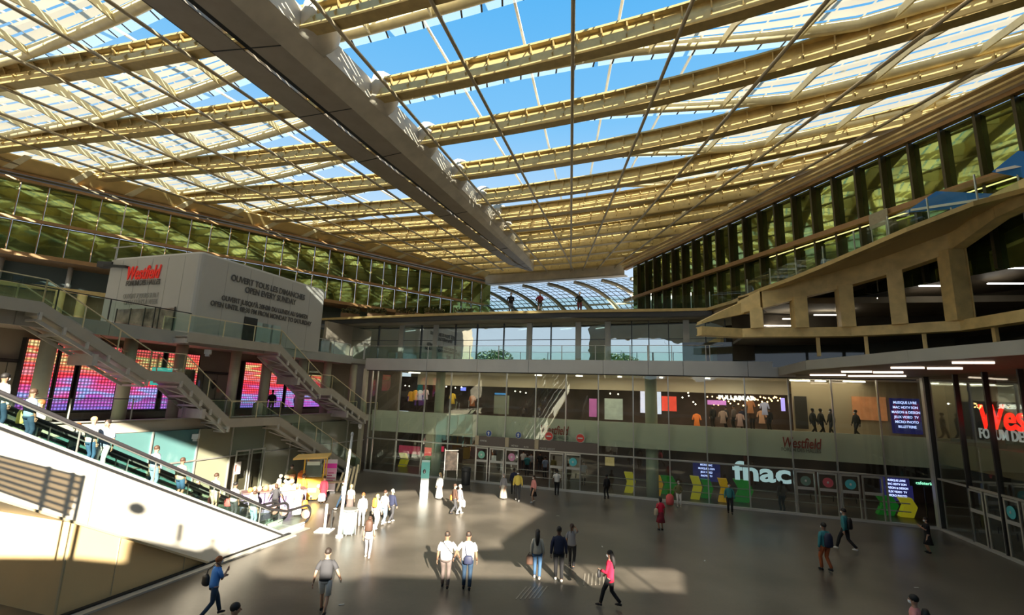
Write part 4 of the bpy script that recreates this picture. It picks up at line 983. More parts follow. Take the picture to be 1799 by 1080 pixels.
fa = [ps(640, 832), ps(492, 727), ps(404, 734), ps(322, 655), ps(262, 650), ps(78, 522)]
foot = (0.0, 0.0)
prA = [(.3, .0), (fa[1][0], 4.35), (fa[2][0], 4.35), (fa[3][0], fa[3][1]-.1), (fa[4][0], fa[3][1]-.1), (fa[5][0], 9.3), (fa[5][0]+3.2, 9.3)]
print('stairA', prA)
stair('long_staircase', 'long taupe metal staircase climbing in three flights from the floor along the left side', prA, WS, 0)
fb = [ps(650, 722), ps(590, 672), ps(572, 672), ps(500, 596), ps(337, 590)]
print('fb', fb)
prB = [(fb[0][0]-1.3, 4.3), (fb[0][0]+.1, 4.3), (fb[1][0], 6.25), (fb[2][0]+.1, 6.25), (fb[3][0], 8.9), (fb[4][0], 8.9)]
stair('short_staircase', 'taupe metal staircase running down from the white box to the middle level', prB, WS, .3)
# small white lanterns under the landings
for x, y, lab in ((383, 618, 'small white box lamp under the landing beside the white pavilion'), (362, 768, 'small white box lamp under the long stair'), (647, 748, 'small white box lamp under the lower end of the upper stair')):
    s_, z_ = ps(x, y); t = thing('box_lamp', lab, 'lamp', PS(s_, .8, z_))
    MB().box(PS(s_, .8, z_), (.3, .3, .26), .3).build('housing', WHITE, t)
    MB().box(PS(s_, .8, z_-.18), (.2, .2, .14), .3).build('lens', GREYL, t)
#@@ESCALATORS
# ================================================================== ESCALATORS
F0 = atz(500, 943); F1 = atz(130, 1079); F0.z = F1.z = 0
UE = (F1-F0).normalized(); NE = V3((UE.y, -UE.x, 0))
if NE.x > 0: NE = -NE
SL = .486
def PE(t, m_, z): return F0+UE*t+NE*m_+V3((0, 0, z))
def zE(t): return max(0.0, SL*t)
TE = 17.5
lo = lambda t: max(0, .52*(t-3.6))
ew = thing('escalator_cladding_wall', 'tall white wall cladding below the near escalator, catching the sun', 'wall cladding', PE(4, 0, 0))
MB().slab([PE(.0, 0, .02), PE(TE, 0, zE(TE)+.02), PE(TE, 0, lo(TE)), PE(3.7, 0, .02)], NE*.1).build('cladding', WALLW, ew)
for t_ in (8.0,): MB().bar(PE(t_, -.004, lo(t_)), PE(t_, -.004, zE(t_)-.05), .025, .012, NE).build('joint', pm('joint_shade', (.5, .42, .28), .7), ew)
MB().bar(PE(0, -.02, .03), PE(TE, -.02, zE(TE)+.03), .14, .07).build('capping', DARKM, ew)
MB().bar(PE(3.6, -.01, .0), PE(TE, -.01, lo(TE)), .1, .06).build('bottom_edge', pm('edge_ochre', (.55, .45, .28), .6), ew)
MB().slab([PE(8.3, .1, lo(8.3)), PE(TE, .1, lo(TE)), PE(TE, 4.2, lo(TE)), PE(8.3, 4.2, lo(8.3))], (0, 0, .12)).build('underside', pm('under_cream', (.70, .62, .45), .6), ew)
wl = struct('lower_wall', PE(4, .2, 0))
MB().slab([PE(0.2, .15, 0), PE(8.25, .15, 0), PE(8.25, .15, lo(8.25)+.1), PE(3.7, .15, .1), PE(.2, .15, .05)], NE*.2).build('panel', WALLY, wl)
MB().slab([PE(8.2, .3, 0), PE(8.2, 3.6, 0), PE(8.2, 3.6, lo(8.2)+.1), PE(8.2, .3, lo(8.2)+.1)], UE*-.15).build('return_panel', WALLY, wl)
MB().bar(PE(8.25, .2, 0), PE(8.25, .2, lo(8.2)+.1), .06, .06, NE).build('corner_strip', pm('edge_ochre', (.55, .45, .28), .6), wl)
MB().bar(PE(-.3, .0, .05), PE(8.3, .0, .05), .14, .10).build('baseboard', BLACK, wl)
MB().bar(PE(-.3, -.22, .03), PE(8.3, -.22, .03), .26, .06).build('kerb', GREYM, wl)
for t_ in (4.6, 6.9): MB().bar(PE(t_, .14, .1), PE(t_, .14, lo(t_)), .02, .015, NE).build('joint', pm('joint_shade', (.5, .42, .28), .7), wl)
STEPM = pm('escalator_step_metal', (.30, .31, .32), .35, .6)
RUB = pm('black_rubber_handrail', (.03, .028, .03), .35)
def escal(name, label, m0):
    W_ = 1.25; T = thing(name, label, 'escalator', PE(2, m0+.6, 0))
    mb = MB(); t_ = -1.4
    while t_ < TE:
        z = zE(t_)
        mb.slab([PE(t_, m0+.12, z-.30), PE(t_+.42, m0+.12, z-.30), PE(t_+.42, m0+W_-.12, z-.30), PE(t_, m0+W_-.12, z-.30)], (0, 0, .28)); t_ += .42
    mb.build('steps', STEPM, T)
    for m_, out in ((m0, -1), (m0+W_, 1)):
        base = [(-1.6, .0), (0, .0), (TE, zE(TE))]
        mb = MB()
        for (a, za), (b, zb) in zip(base[:-1], base[1:]):
            mb.slab([PE(a, m_, za-.30), PE(b, m_, zb-.30), PE(b, m_, zb+.22), PE(a, m_, za+.22)], NE*.10)
        mb.build('skirt', GREYL, T)
        # glass with curved newel
        gl = [PE(TE, m_+.05, zE(TE)+.92), PE(.6, m_+.05, .6*SL+.92), PE(-.4, m_+.05, .93), PE(-1.5, m_+.05, .93)]
        arcp = [PE(-1.6-.36*math.sin(a), m_+.05, .55+.38*math.cos(a)) for a in [math.pi*k/8 for k in range(9)]]
        low = [PE(-1.5, m_+.05, .2), PE(0, m_+.05, .2), PE(TE, m_+.05, zE(TE)+.2)]
        MB().slab(gl+arcp+low, NE*.012).build('glass_panel', GLASS_B, T)
        MB().tube(gl+arcp+[PE(-1.3, m_+.05, .12)], .055, 8).build('handrail', RUB, T, smooth=True)
        MB().bar(PE(.6, m_+.05, .6*SL+.84), PE(TE, m_+.05, zE(TE)+.84), .03, .035).build('rail_strip', pm('pale_rail_strip', (.16, .16, .15), .3), T)
        MB().ball(PE(-1.62, m_+.05-.02, .55), (.20, .04, .20)).build('newel_badge', pm('newel_badge_red', (.55, .22, .2), .4), T)
        for k in range(7):
            t_ = 1.2+k*2.4; MB().bar(PE(t_, m_+.05, zE(t_)+.2), PE(t_, m_+.05, zE(t_)+.9), .03, .03, NE).build('glass_joint', ALU, T)
    return T
escal('escalator', 'near escalator coming down beside the white wall, full of people', .3)
escal('escalator', 'far escalator running down parallel behind the near one', 2.1)
MB().slab([PE(-1.5, -.1, .0), PE(0, -.1, .0), PE(0, 3.6, .0), PE(-1.5, 3.6, .0)], (0, 0, .02)).build('landing_plate', pm('landing_plate_steel', (.45, .45, .43), .35, .5), kind='structure')

# unseen slatted screen placed left of the view to cast stripes on the white wall
def lv(x, y): return wpt(x, y, F0[:2], F1[:2])-sdir*6.2
c00, c10, c01, c11 = lv(-40, 848), lv(122, 905), lv(-30, 793), lv(147, 838)
t = thing('louvre_screen', 'slatted louvre screen left of the escalators throwing a striped shadow on the white wall', 'screen', (c10.x, c10.y, 0))
for k in range(7):
    f = k/6; MB().bar(c00.lerp(c01, f), c10.lerp(c11, f), .04, .055).build('slat', DARKM, t)
vm = bpy.data.materials.new('translucent_sheet'); vm.use_nodes = True; n_t = vm.node_tree; n_t.nodes.clear()
a_1 = n_t.nodes.new('ShaderNodeOutputMaterial'); a_2 = n_t.nodes.new('ShaderNodeBsdfTransparent'); a_2.inputs[0].default_value = (.42, .37, .30, 1); n_t.links.new(a_2.outputs[0], a_1.inputs[0])
MB().slab([c00, c10, c11, c01], (0, .012, 0)).build('sheet', vm, t)  # added to dim the sun between the slats
for f in (.62, .88, 1.0):
    a, b = c00.lerp(c10, f), c01.lerp(c11, f); MB().bar(V3((a.x, a.y, 0)), V3((b.x, b.y, b.z+.05)), .06, .06, (0, 1, 0)).build('post', DARKM, t)
# ================================================================== INTERIOR OF THE BACK BUILDING
def IB(x, y, n): return wpt(x, y, (A+NB*n)[:2], (B+NB*n)[:2])
def rectB(name, x0, y0, x1, y1, n, mat, th=.06, label=None, cat=None, group=None, parent=None):
    c0, c1 = IB(x0, y1, n), IB(x1, y1, n); zt2, zb2 = IB((x0+x1)/2, y0, n).z, IB((x0+x1)/2, y1, n).z
    a, b = V3((c0.x, c0.y, zb2)), V3((c1.x, c1.y, zb2)); h = V3((0, 0, zt2-zb2))
    o = MB().slab([a, b, b+h, a+h], NB*th).build(name, mat, parent)
    if label: tag(o, label, cat, group)
    return o
MB().slab([PB(-.4, 7.0, 7.05), PB(sB(1385, 700, 7), 7.0, 7.05), PB(sB(1385, 700, 7), 7.0, 8.05), PB(-.4, 7.0, 8.05)], NB*.2).build('shop_bulkhead', pm('cream_bulkhead', (.62, .56, .42), .6), kind='structure')
MB().slab([PB(sB(1392, 700, 5), 5.0, 4.4), PB(LB+3, 5.0, 4.4), PB(LB+3, 5.0, 8.05), PB(sB(1392, 700, 5), 5.0, 8.05)], NB*.2).build('inner_wall', pm('ochre_inner_wall', (.42, .34, .22), .6), kind='structure')
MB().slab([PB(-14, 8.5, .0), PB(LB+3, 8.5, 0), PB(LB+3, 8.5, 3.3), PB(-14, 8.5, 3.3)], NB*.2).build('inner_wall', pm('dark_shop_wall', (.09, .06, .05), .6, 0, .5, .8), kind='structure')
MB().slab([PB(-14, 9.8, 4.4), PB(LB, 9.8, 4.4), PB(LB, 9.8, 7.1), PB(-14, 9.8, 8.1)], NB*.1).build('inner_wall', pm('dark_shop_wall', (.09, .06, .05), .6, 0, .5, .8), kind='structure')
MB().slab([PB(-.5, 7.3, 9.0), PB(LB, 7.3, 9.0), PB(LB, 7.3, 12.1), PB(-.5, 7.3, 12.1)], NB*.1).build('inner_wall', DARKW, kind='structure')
# closing walls at the left corner
MB().slab([PQ(LQ-.5, 2.9, 0), PQ(LQ+3, 2.6, 0), PQ(LQ+3, 2.6, 12.1), PQ(LQ-.5, 2.9, 12.1)], NQ*.3).build('inner_wall', pm('taupe_wall', (.33, .28, .22), .6), kind='structure')
MB().slab([PB(-14, 4, 0), PB(-.5, 4, 0), PB(-.5, 4, 12.1), PB(-14, 4, 12.1)], NB*.3).build('inner_wall', MATS['taupe_wall'], kind='structure')
MB().bar(PB(-1.15, -.05, 0), PB(-1.15, -.05, 8.1), .3, .3, NB).build('corner_post', pm('pale_column', (.55, .52, .38)), kind='structure')
MB().slab([PB(-9, .1, 9.0), PB(-3, .1, 9.0), PB(-3, 4, 9.0), PB(-9, 4, 9.0)], (0, 0, -.4)).build('deck_link', GREYM, kind='structure')
# strip lights on the shop ceilings and added fill lamps
for (x0, x1, y, n, z) in ((718, 735, 658, 3, 0), (1012, 1022, 664, 3, 0), (1086, 1091, 665, 3, 0), (1240, 1247, 666, 3, 0), (1160, 1163, 665, 3, 0), (1388, 1424, 671, 3.5, 0), (1433, 1452, 672, 3.5, 0), (1482, 1522, 673, 3.5, 0), (940, 950, 662, 3, 0)):
    a, b = PB(sB(x0, y, n), n, 7.98), PB(sB(x1, y, n), n+.25, 7.98)
    tag(MB().bar(a, b, .12, .07).build('ceiling_light', STRIP), 'short white strip light on the ceiling behind the upper storey glass', 'ceiling light', 'strip lights behind the facade glass')
def area(name, loc, sx, sy, e, col, rot=(0, 0, 0)):
    l = bpy.data.lights.new(name, 'AREA'); l.shape = 'RECTANGLE'; l.size = sx; l.size_y = sy; l.energy = e; l.color = col
    o = bpy.data.objects.new(name, l); COL.objects.link(o); o.location = loc; o.rotation_euler = rot; o['kind'] = 'structure'; return o
ra = math.atan2(UB.y, UB.x)
for k in range(5):  # added area fill lights for both shop storeys
    area('shop_fill_light', PB(3.5+k*7.2, 4.2, 7.95), 5.5, 3.5, IN1, (1, .84, .62), (0, 0, ra))
    area('shop_fill_light', PB(3.5+k*7.2, 4.6, 3.22), 5.5, 3.0, IN0, (1, .86, .70), (0, 0, ra))
area('right_hall_fill', PR(5, 5, 8.0), 6, 4, IN1*.08, (1, .84, .62), (0, 0, 0))  # added fill light inside the right-hand hall
# strip lights of level 2
for (x0, y0, x1, y1) in ((635, 588, 648, 593), (712, 583, 722, 588), (912, 581, 920, 587), (985, 577, 995, 585), (1047, 576, 1053, 584)):
    a, b = IB(x0, y0, 5.2), IB(x1, y1, 4.6)
    tag(MB().bar(V3((a.x, a.y, 11.95)), V3((b.x, b.y, 11.95))+UB*.4, .12, .06).build('ceiling_light', STRIP), 'slanting strip light on the ceiling behind the mirror-like terrace glazing', 'ceiling light', 'strip lights of the terrace storey')
# displays and posters (x0, y0, x1, y1, n, colour, emission, name, label, category)
for x0, y0, x1, y1, n, c, e, nm, lab, cat in (
    (867, 694, 893, 727, 5, (.32, .36, .30), 0, 'kiosk', 'grey-green kiosk block behind the glass left of the light streak', 'kiosk'),
    (1035, 700, 1048, 732, 4, (.45, .12, .32), .5, 'poster', 'narrow dark pink poster behind the upper glass', 'poster'),
    (1062, 700, 1094, 737, 4, (.50, .56, .46), .25, 'info_stand', 'pale green free-standing panel behind the upper glass', 'panel'),
    (1125, 687, 1136, 702, 3, (.70, .68, .85), 1.0, 'poster', 'pale lilac upper poster left of the round column', 'poster'),
    (1125, 702, 1136, 714, 3, (.05, .45, .50), .9, 'poster', 'small teal poster left of the round column', 'poster'),
    (1125, 714, 1136, 725, 3, (.70, .68, .85), 1.0, 'poster', 'pale lilac lower poster left of the round column', 'poster'),
    (1149, 688, 1162, 727, 3, (.62, .66, .82), 1.0, 'poster', 'pale blue poster right of the round column', 'poster'),
    (1163, 696, 1189, 722, 3.2, (.80, .07, .04), .8, 'poster', 'bright red poster right of the pale blue one', 'poster'),
    (1243, 703, 1276, 711, 6.5, (.45, .15, .42), .9, 'display_band', 'purple glowing band in the shop with the white lettering', 'display'),
    (1373, 699, 1380, 722, 6, (.35, .28, .75), 1.2, 'poster', 'narrow lilac poster at the right end of the lit shop', 'poster'),
    (1399, 696, 1421, 753, 4.8, (.03, .025, .02), 0, 'shop_door', 'dark shop door beside the ochre wall on the upper storey', 'door'),
    (1500, 697, 1560, 738, 4.9, (.55, .22, .09), .25, 'wall_poster', 'wide orange-red poster on the ochre inner wall', 'poster'),
    (869, 690, 888, 693, 4.9, (.03, .15, .35), 1, 'small_screen', 'tiny blue screen above the grey-green kiosk', 'screen'),
    (809, 680, 818, 686, 6, (.12, .15, .6), 1.5, 'small_screen', 'tiny violet-blue screen behind the upper glass', 'screen'),
    (1165, 740, 1166, 741, 3, (.2, .2, .2), 0, 'small_sign', 'tiny dark sign behind the upper glass', 'sign'),
    (700, 783, 737, 797, 6, (.55, .06, .12), .25, 'clothes_rack', 'pink and red clothes rack behind the ground storey glass', 'rack'),
    (745, 786, 758, 802, 4, (.85, .03, .05), .5, 'red_display', 'bright red display behind the ground storey glass', 'display'),
    (772, 784, 779, 793, 5, (.75, .04, .10), .4, 'red_display', 'smaller red display right of the pale column', 'display'),
    (863, 800, 871, 812, 3, (.6, .6, .52), .2, 'notice', 'small white notice left of the entrance doors', 'notice'),
    (1063, 803, 1079, 818, 5, (.30, .24, .10), .5, 'menu_board', 'dim yellow lit board behind the ground storey glass', 'board')):
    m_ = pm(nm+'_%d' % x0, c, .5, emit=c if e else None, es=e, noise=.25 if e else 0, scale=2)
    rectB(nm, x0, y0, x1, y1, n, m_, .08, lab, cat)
# folded seats on the ground storey
def seat(px, py, h_, c, lab, w_=.75, n=1.6):
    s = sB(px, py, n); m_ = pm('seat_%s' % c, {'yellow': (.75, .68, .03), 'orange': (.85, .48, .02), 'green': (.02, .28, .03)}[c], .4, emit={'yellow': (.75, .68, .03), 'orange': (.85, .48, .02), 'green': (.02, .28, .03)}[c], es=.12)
    t = thing('lounge_seat', lab, 'seat', PB(s, n, 0), 0, None)
    pr = [(-.30, 0), (-.10, .55*h_), (-.30, 1.0*h_), (.25, 1.0*h_), (.45, .55*h_), (.25, 0)]
    lo_ = [PB(s+a*w_/.75, n, z+.02) for a, z in (pr[0], pr[1], pr[4], pr[5])]; hi_ = [PB(s+a*w_/.75, n, z+.02) for a, z in (pr[1], pr[2], pr[3], pr[4])]
    MB().slab(lo_, NB*.5).build('base', m_, t); MB().slab(hi_, NB*.35).build('backrest', m_, t)
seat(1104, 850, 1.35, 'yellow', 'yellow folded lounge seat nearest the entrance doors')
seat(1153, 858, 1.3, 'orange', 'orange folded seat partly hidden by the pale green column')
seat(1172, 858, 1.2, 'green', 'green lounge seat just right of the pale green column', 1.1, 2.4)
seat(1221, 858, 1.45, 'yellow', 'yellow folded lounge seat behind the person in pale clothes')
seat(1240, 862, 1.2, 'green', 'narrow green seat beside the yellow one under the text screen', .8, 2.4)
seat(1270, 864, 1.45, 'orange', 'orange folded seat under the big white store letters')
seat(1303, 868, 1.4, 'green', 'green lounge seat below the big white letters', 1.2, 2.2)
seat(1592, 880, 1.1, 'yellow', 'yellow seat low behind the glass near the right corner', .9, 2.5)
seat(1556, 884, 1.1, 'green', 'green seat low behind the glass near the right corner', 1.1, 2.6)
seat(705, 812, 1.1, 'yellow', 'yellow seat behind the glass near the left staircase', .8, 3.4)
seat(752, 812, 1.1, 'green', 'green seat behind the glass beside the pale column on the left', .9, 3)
for z in (1.0, .55): MB().bar(PB(.5, 1.2, z), PB(LB-.8, 1.2, z), .05, .05).build('inner_rail', GREYM, kind='structure')
# text screens
WB = emat('screen_text_light', (.45, .55, 1.0), 1.6)
def screen(x0, y0, x1, y1, n, lines, lab, sz):
    c0, c1 = IB(x0, y1, n), IB(x1, y1, n); z1_, z0_ = IB((x0+x1)/2, y0, n).z, IB((x0+x1)/2, y1, n).z
    t = thing('text_screen', lab, 'screen', V3((c0.x, c0.y, z0_)))
    a, b = V3((c0.x, c0.y, z0_)), V3((c1.x, c1.y, z0_)); h = V3((0, 0, z1_-z0_))
    MB().slab([a, b, b+h, a+h], NB*.1).build('panel', pm('screen_black', (.008, .008, .02), .2, emit=(.01, .01, .05), es=1), t)
    for i, l in enumerate(lines):
        text('lettering', l, WB, sz, a.lerp(b, .5)+V3((0, 0, (z1_-z0_)*(1-(i+.9)/(len(lines)+1.3))))-NB*.03, UB, t, 0, .004, .003, sx=.82)
T1 = ['MUSIQUE LIVRE', 'MAC HDTV SON', 'MAISON & DESIGN', 'JEUX VIDEO  TV', 'MICRO PHOTO', 'BILLETTERIE']
screen(1569, 700, 1622, 762, 4.6, T1, 'black screen with blue-white store lettering on the upper storey by the right corner', .22)
screen(1218, 811, 1266, 845, 3.0, ['MICRO MAC', 'MUSIQUE & SON', 'JEUX VIDEO', 'PHOTO  TV'], 'blue text screen behind the ground glass left of the big white letters', .17)
screen(1550, 838, 1606, 880, 3.0, T1[:5], 'blue text screen behind the ground glass by the right corner', .165)
LETW = pm('letter_white', (.60, .75, .80), .4, emit=(.45, .65, .72), es=.55)
p = IB(1338, 831, 1.0); tag(text('store_lettering', 'fnac', LETW, 1.55, p, UB, None, 0, .05, .04, sx=1.30), 'big white lower-case store letters behind the ground storey glass', 'lettering')
p = IB(1293, 699, 6.3); tag(text('store_lettering', 'PULL&BEAR', emat('letters_lit', (1, .95, .85), 3), .42, p-NB*.2, UB, None, 0, .03, .012, sx=1.15), 'small lit white shop name over the warm shop on the upper storey', 'lettering')
p = IB(1624, 849, 2.0); gs = thing('green_sign', 'tiny green-white lit sign at the right corner of the ground storey', 'sign', p)
text('lettering', 'cafeteria', emat('letters_green', (.3, 1, .6), 1.2), .24, p, UB, gs)
MB().slab([p-UB*.7+NB*.05-V3((0, 0, .2)), p+UB*.7+NB*.05-V3((0, 0, .2)), p+UB*.7+NB*.05+V3((0, 0, .2)), p-UB*.7+NB*.05+V3((0, 0, .2))], NB*.04).build('panel', DARKM, gs); MB().bar(p+NB*.07-V3((0, 0, .2)), V3((p.x, p.y, 0))+NB*.07, .05, .05, UB).build('post', DARKM, gs)
DR = pm('dim_red_letters', (.42, .05, .04), .5); DK = pm('dim_grey_letters', (.24, .25, .21), .6)
for x, y, lab in ((973, 757, 'left'), (1407, 780, 'right')):
    t = thing('band_sign', 'dull red script sign on the pale floor band, the %s of two' % lab, 'sign', IB(x, y, .3))
    text('script', 'Westfield', DR, .85, IB(x, y-1, .3)-NB*.02, UB, t, .22, .008, .012, sx=.62)
    text('subtitle', 'FORUM DES HALLES', DK, .30, IB(x, y+11, .3)-NB*.02, UB, t, 0, .008, .004, sx=.78)
# small round signs
def disc(name, x, y, r, m1, m2, lab, cat, arrow=False, n=-.03):
    c = IB(x, y, n); t = thing(name, lab, cat, c)
    def dd_(rr, mat, k, nm):
        vs = [c-NB*(.02*k)+UB*math.cos(q*math.pi/14)*rr+V3((0, 0, math.sin(q*math.pi/14)*rr)) for q in range(28)]
        MB().slab(vs, NB*.015).build(nm, mat, t)
    dd_(r, pm('sign_rim', (.7, .68, .62), .5), 1, 'rim'); dd_(r*.88, m1, 2, 'plate')
    q = c-NB*.07
    if arrow:
        MB().slab([q+V3((0, 0, r*.6)), q+UB*r*.45+V3((0, 0, r*.1)), q+UB*r*.15+V3((0, 0, r*.1)), q+UB*r*.15-V3((0, 0, r*.6)), q-UB*r*.15-V3((0, 0, r*.6)), q-UB*r*.15+V3((0, 0, r*.1)), q-UB*r*.45+V3((0, 0, r*.1))], -NB*.01).build('arrow', m2, t)
    else: MB().bar(q-UB*r*.55, q+UB*r*.55, .02, r*.28).build('white_bar', m2, t)
BLU = pm('sign_blue', (.04, .10, .35), .4); RED = pm('sign_red2', (.75, .06, .04), .4); WS_ = pm('sign_white', (.8, .8, .78), .4)
disc('round_arrow_sign', 859, 761, .24, BLU, WS_, 'round blue sign with white arrow over the left entrance door', 'sign', True)
disc('round_arrow_sign', 911, 764, .24, BLU, WS_, 'round blue sign with white arrow over the pink sticker door', 'sign', True)
disc('no_entry_sign', 964.5, 766, .31, RED, WS_, 'round red no-entry sign under the dull red script', 'sign')
disc('no_entry_sign', 1019.5, 769.5, .31, RED, WS_, 'round red no-entry sign right of the dull red script', 'sign')
# right wall sign
def IR(x, y, n=0): return wpt(x, y, (B+NR*n)[:2], (B+UR+NR*n)[:2])
t = thing('illuminated_sign', 'large glowing red script sign with pale capitals behind the right-hand glass', 'sign', IR(1720, 735, .6))
RG = emat('glowing_red', (1, .02, .01), 1.6)
text('script', 'Westfield', RG, 1.6, IR(1718, 733, .6), UR, t, .2, .03, .03, 'LEFT', sx=.98)
text('capitals', 'FORUM DES HALLES', pm('sign_pale', (.62, .68, .66), .4, emit=(.5, .55, .55), es=.35), .66, IR(1720, 761, .6), UR, t, 0, .02, .012, 'LEFT', sx=.88)
# warm bulbs in the lit shop
proto = None
for i in range(46):
    x = 1243+(i*2.83) % 132+random.uniform(-1, 1); y = random.uniform(698, 713) if i % 3 else random.uniform(696, 702)
    q = IB(x, y, 7.4+random.uniform(-.6, 1.2))
    if proto is None:
        proto = MB().ball((0, 0, 0), .055, 8, 6).build('shop_spotlight', WARML); o = proto
    else: o = proto.copy(); COL.objects.link(o)
    o.location = q; tag(o, 'small warm spotlight glowing in the lit shop on the upper storey', 'spotlight', 'warm spotlights of the lit shop')
pw_ = MB().ball((0, 0, 0), .05, 8, 6).build('shop_spotlight', emat('cool_bulb', (1, .9, .75), 10)); first = True
for x, y in ((712, 677), (719, 678), (784, 679), (793, 681), (800, 681), (811, 680), (905, 687), (914, 688), (924, 690), (1072, 691), (1086, 692), (1209, 690), (1210, 695), (1199, 698), (1218, 706), (1222, 710), (1638, 710), (1660, 709)):
    o = pw_ if first else pw_.copy()
    if not first: COL.objects.link(o)
    first = False; o.location = IB(x, y, 6) if x < 1600 else IR(x+6, y, 5)
    tag(o, 'small white spotlight glowing deep behind the upper storey glass', 'spotlight', 'white spotlights behind the upper glass')
# garments on show (colour accents on the racks, glowing in place of shop light)
gm = [(695, 691, (.75, .55, .03)), (722, 694, (.65, .32, .03)), (730, 692, (.70, .36, .04)), (738, 692, (.55, .5, .5)), (748, 691, (.5, .42, .4)), (795, 698, (.65, .42, .03)), (830, 702, (.35, .12, .05)), (1224, 735, (.85, .22, .04)), (1338, 730, (.55, .28, .15)), (1343, 715, (.45, .45, .6)), (1300, 735, (.35, .22, .18)), (1270, 730, (.30, .20, .15)), (1318, 712, (.5, .2, .08)), (670, 700, (.4, .2, .18)), (655, 712, (.10, .12, .3))]
for i, (x, y, c) in enumerate(gm):
    q = IB(x, y, 5.8); a_ = .22
    mb = MB().loft([(q+V3((0, 0, -.55)), a_*1.1, .1), (q+V3((0, 0, -.1)), a_*.8, .1), (q+V3((0, 0, .28)), a_*1.05, .1), (q+V3((0, 0, .36)), a_*.4, .06)])
    mb.tube([q+UB*.2+V3((0, 0, .27)), q+UB*.3+V3((0, 0, -.1))], .06, 6); mb.tube([q-UB*.2+V3((0, 0, .27)), q-UB*.3+V3((0, 0, -.1))], .06, 6)
    names = ['yellow', 'amber', 'ochre', 'grey', 'beige', 'gold', 'brown', 'bright orange', 'salmon', 'lavender', 'dull rose', 'tan', 'rust', 'pinkish', 'navy']
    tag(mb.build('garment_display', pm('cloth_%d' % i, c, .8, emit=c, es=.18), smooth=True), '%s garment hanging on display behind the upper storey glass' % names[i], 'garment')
# ================================================================== PROPS ON THE FLOOR
def floorpt(x, y): return atz(x, y, 0)
# teal totem
p = floorpt(744.5, 874); t = thing('info_totem', 'slim white and teal totem standing free in the sun before the facade', 'totem', p, .12)
MB().box((0, 0, .85), (.48, .2, 1.7)).build('body', pm('totem_white', (.78, .86, .86), .35), t)
MB().box((0, -.105, 1.62), (.50, .03, .95)).build('teal_panel', pm('totem_teal', (.16, .62, .58), .35), t)
MB().box((0, 0, 1.95), (.5, .22, .5)).build('head', pm('totem_pale', (.55, .78, .76), .35), t)
MB().ball((-.06, -.13, 1.55), (.09, .02, .13)).build('opening', DARKM, t)
# map board
p = floorpt(802, 845); t = thing('map_board', 'tilted map board on a thin post left of the entrance doors', 'board', p, .25)
MB().box((-.0, 0, 1.0), (.06, .06, 2.0)).build('post', ALU, t); MB().box((-.95, 0, 1.15), (.05, .05, 2.3)).build('post', ALU, t)
MB().box((-.48, -.04, 1.45), (.86, .05, 1.35)).build('panel', pm('map_print', (.62, .48, .38), .5, 0, .5, 3), t)
MB().box((-.48, -.04, 2.18), (1.0, .12, .06)).build('hood', ALU, t)
# black round bin
p = floorpt(818, 851); t = thing('waste_bin', 'black round waste bin left of the entrance doors', 'bin', p)
MB().loft([((p.x, p.y, 0), .3, .3), ((p.x, p.y, .9), .33, .33), ((p.x, p.y, .95), .36, .36), ((p.x, p.y, 1.15), .34, .34)]).build('body', pm('bin_black', (.03, .032, .034), .5), t, smooth=False)
MB().loft([((p.x, p.y, 1.15), .34, .34), ((p.x, p.y, 1.22), .2, .2)]).build('lid', DARKM, t)
# translucent bin and pole
p = floorpt(612, 938); t = thing('glazed_bin', 'see-through cylindrical bin beside the white lamp pole', 'bin', p)
BB = pm('bin_bluegrey', (.42, .52, .54), .25)
MB().loft([((p.x, p.y, .05), .27, .27), ((p.x, p.y, .95), .3, .3)]).build('liner', BB, t, smooth=True)
for k in range(8):
    a = k*math.pi/4; MB().bar((p.x+.31*math.cos(a), p.y+.31*math.sin(a), 0), (p.x+.31*math.cos(a), p.y+.31*math.sin(a), 1.05), .03, .03, (1, 0, 0)).build('upright', ALU, t)
MB().tube([(p.x, p.y, 1.0), (p.x, p.y, 1.08)], .34, 20).build('ring', ALU, t)
p = floorpt(596, 944); t = thing('lamp_pole', 'tall thin white pole standing beside the see-through bin', 'pole', p)
MB().tube([(p.x, p.y, 0), (p.x, p.y, .9), (p.x+.15, p.y, 4.3)], [.10, .07, .05], 10).build('shaft', WHITE, t, smooth=True)
MB().ball((p.x+.15, p.y, 4.35), (.07, .07, .1)).build('cap', GREYL, t); MB().tube([(p.x, p.y, 0), (p.x, p.y, .1)], .16, 14).build('foot', GREYL, t)
p = floorpt(570, 932); t = thing('bollard_post', 'low white post on a square foot beyond the escalator end', 'bollard', p)
MB().tube([(p.x, p.y, .03), (p.x, p.y, 1.15)], .06, 12).build('post', WHITE, t, smooth=True); MB().box((p.x, p.y, .02), (.7, .7, .04)).build('foot', WHITE, t)
MB().tube([(p.x+.2, p.y+.25, .03), (p.x+.2, p.y+.25, .85)], .04, 10).build('short_post', DARKM, t)
# market stall counter with lilac cloth
c0, c1 = floorpt(422, 905), floorpt(536, 894); cu = (c1-c0).normalized(); cn = V3((-cu.y, cu.x, 0)); cl = (c1-c0).length
t = thing('stall_counter', 'long market stall counter with a lilac cloth front on the left', 'stall', (c0+c1)/2)
PUR = pm('lilac_cloth', (.26, .19, .34), .7, 0, .12, 3)
for k in range(3):
    a, b = c0+cu*(cl*k/3+.02), c0+cu*(cl*(k+1)/3-.02)
    MB().slab([a, b, b+V3((0, 0, .98)), a+V3((0, 0, .98))], cn*.7).build('cloth_front', PUR, t)
MB().bar(c0+cn*.35+V3((0, 0, 1.01)), c1+cn*.35+V3((0, 0, 1.01)), .85, .05).build('tabletop', pm('counter_brown', (.22, .13, .12), .5), t)
q = c0+cu*cl*.46-cn*.02+V3((0, 0, .78)); MB().slab([q, q+cu*1.05, q+cu*1.05+V3((0, 0, .42)), q+V3((0, 0, .42))], -cn*.02).build('price_sheet', WHITE, t)
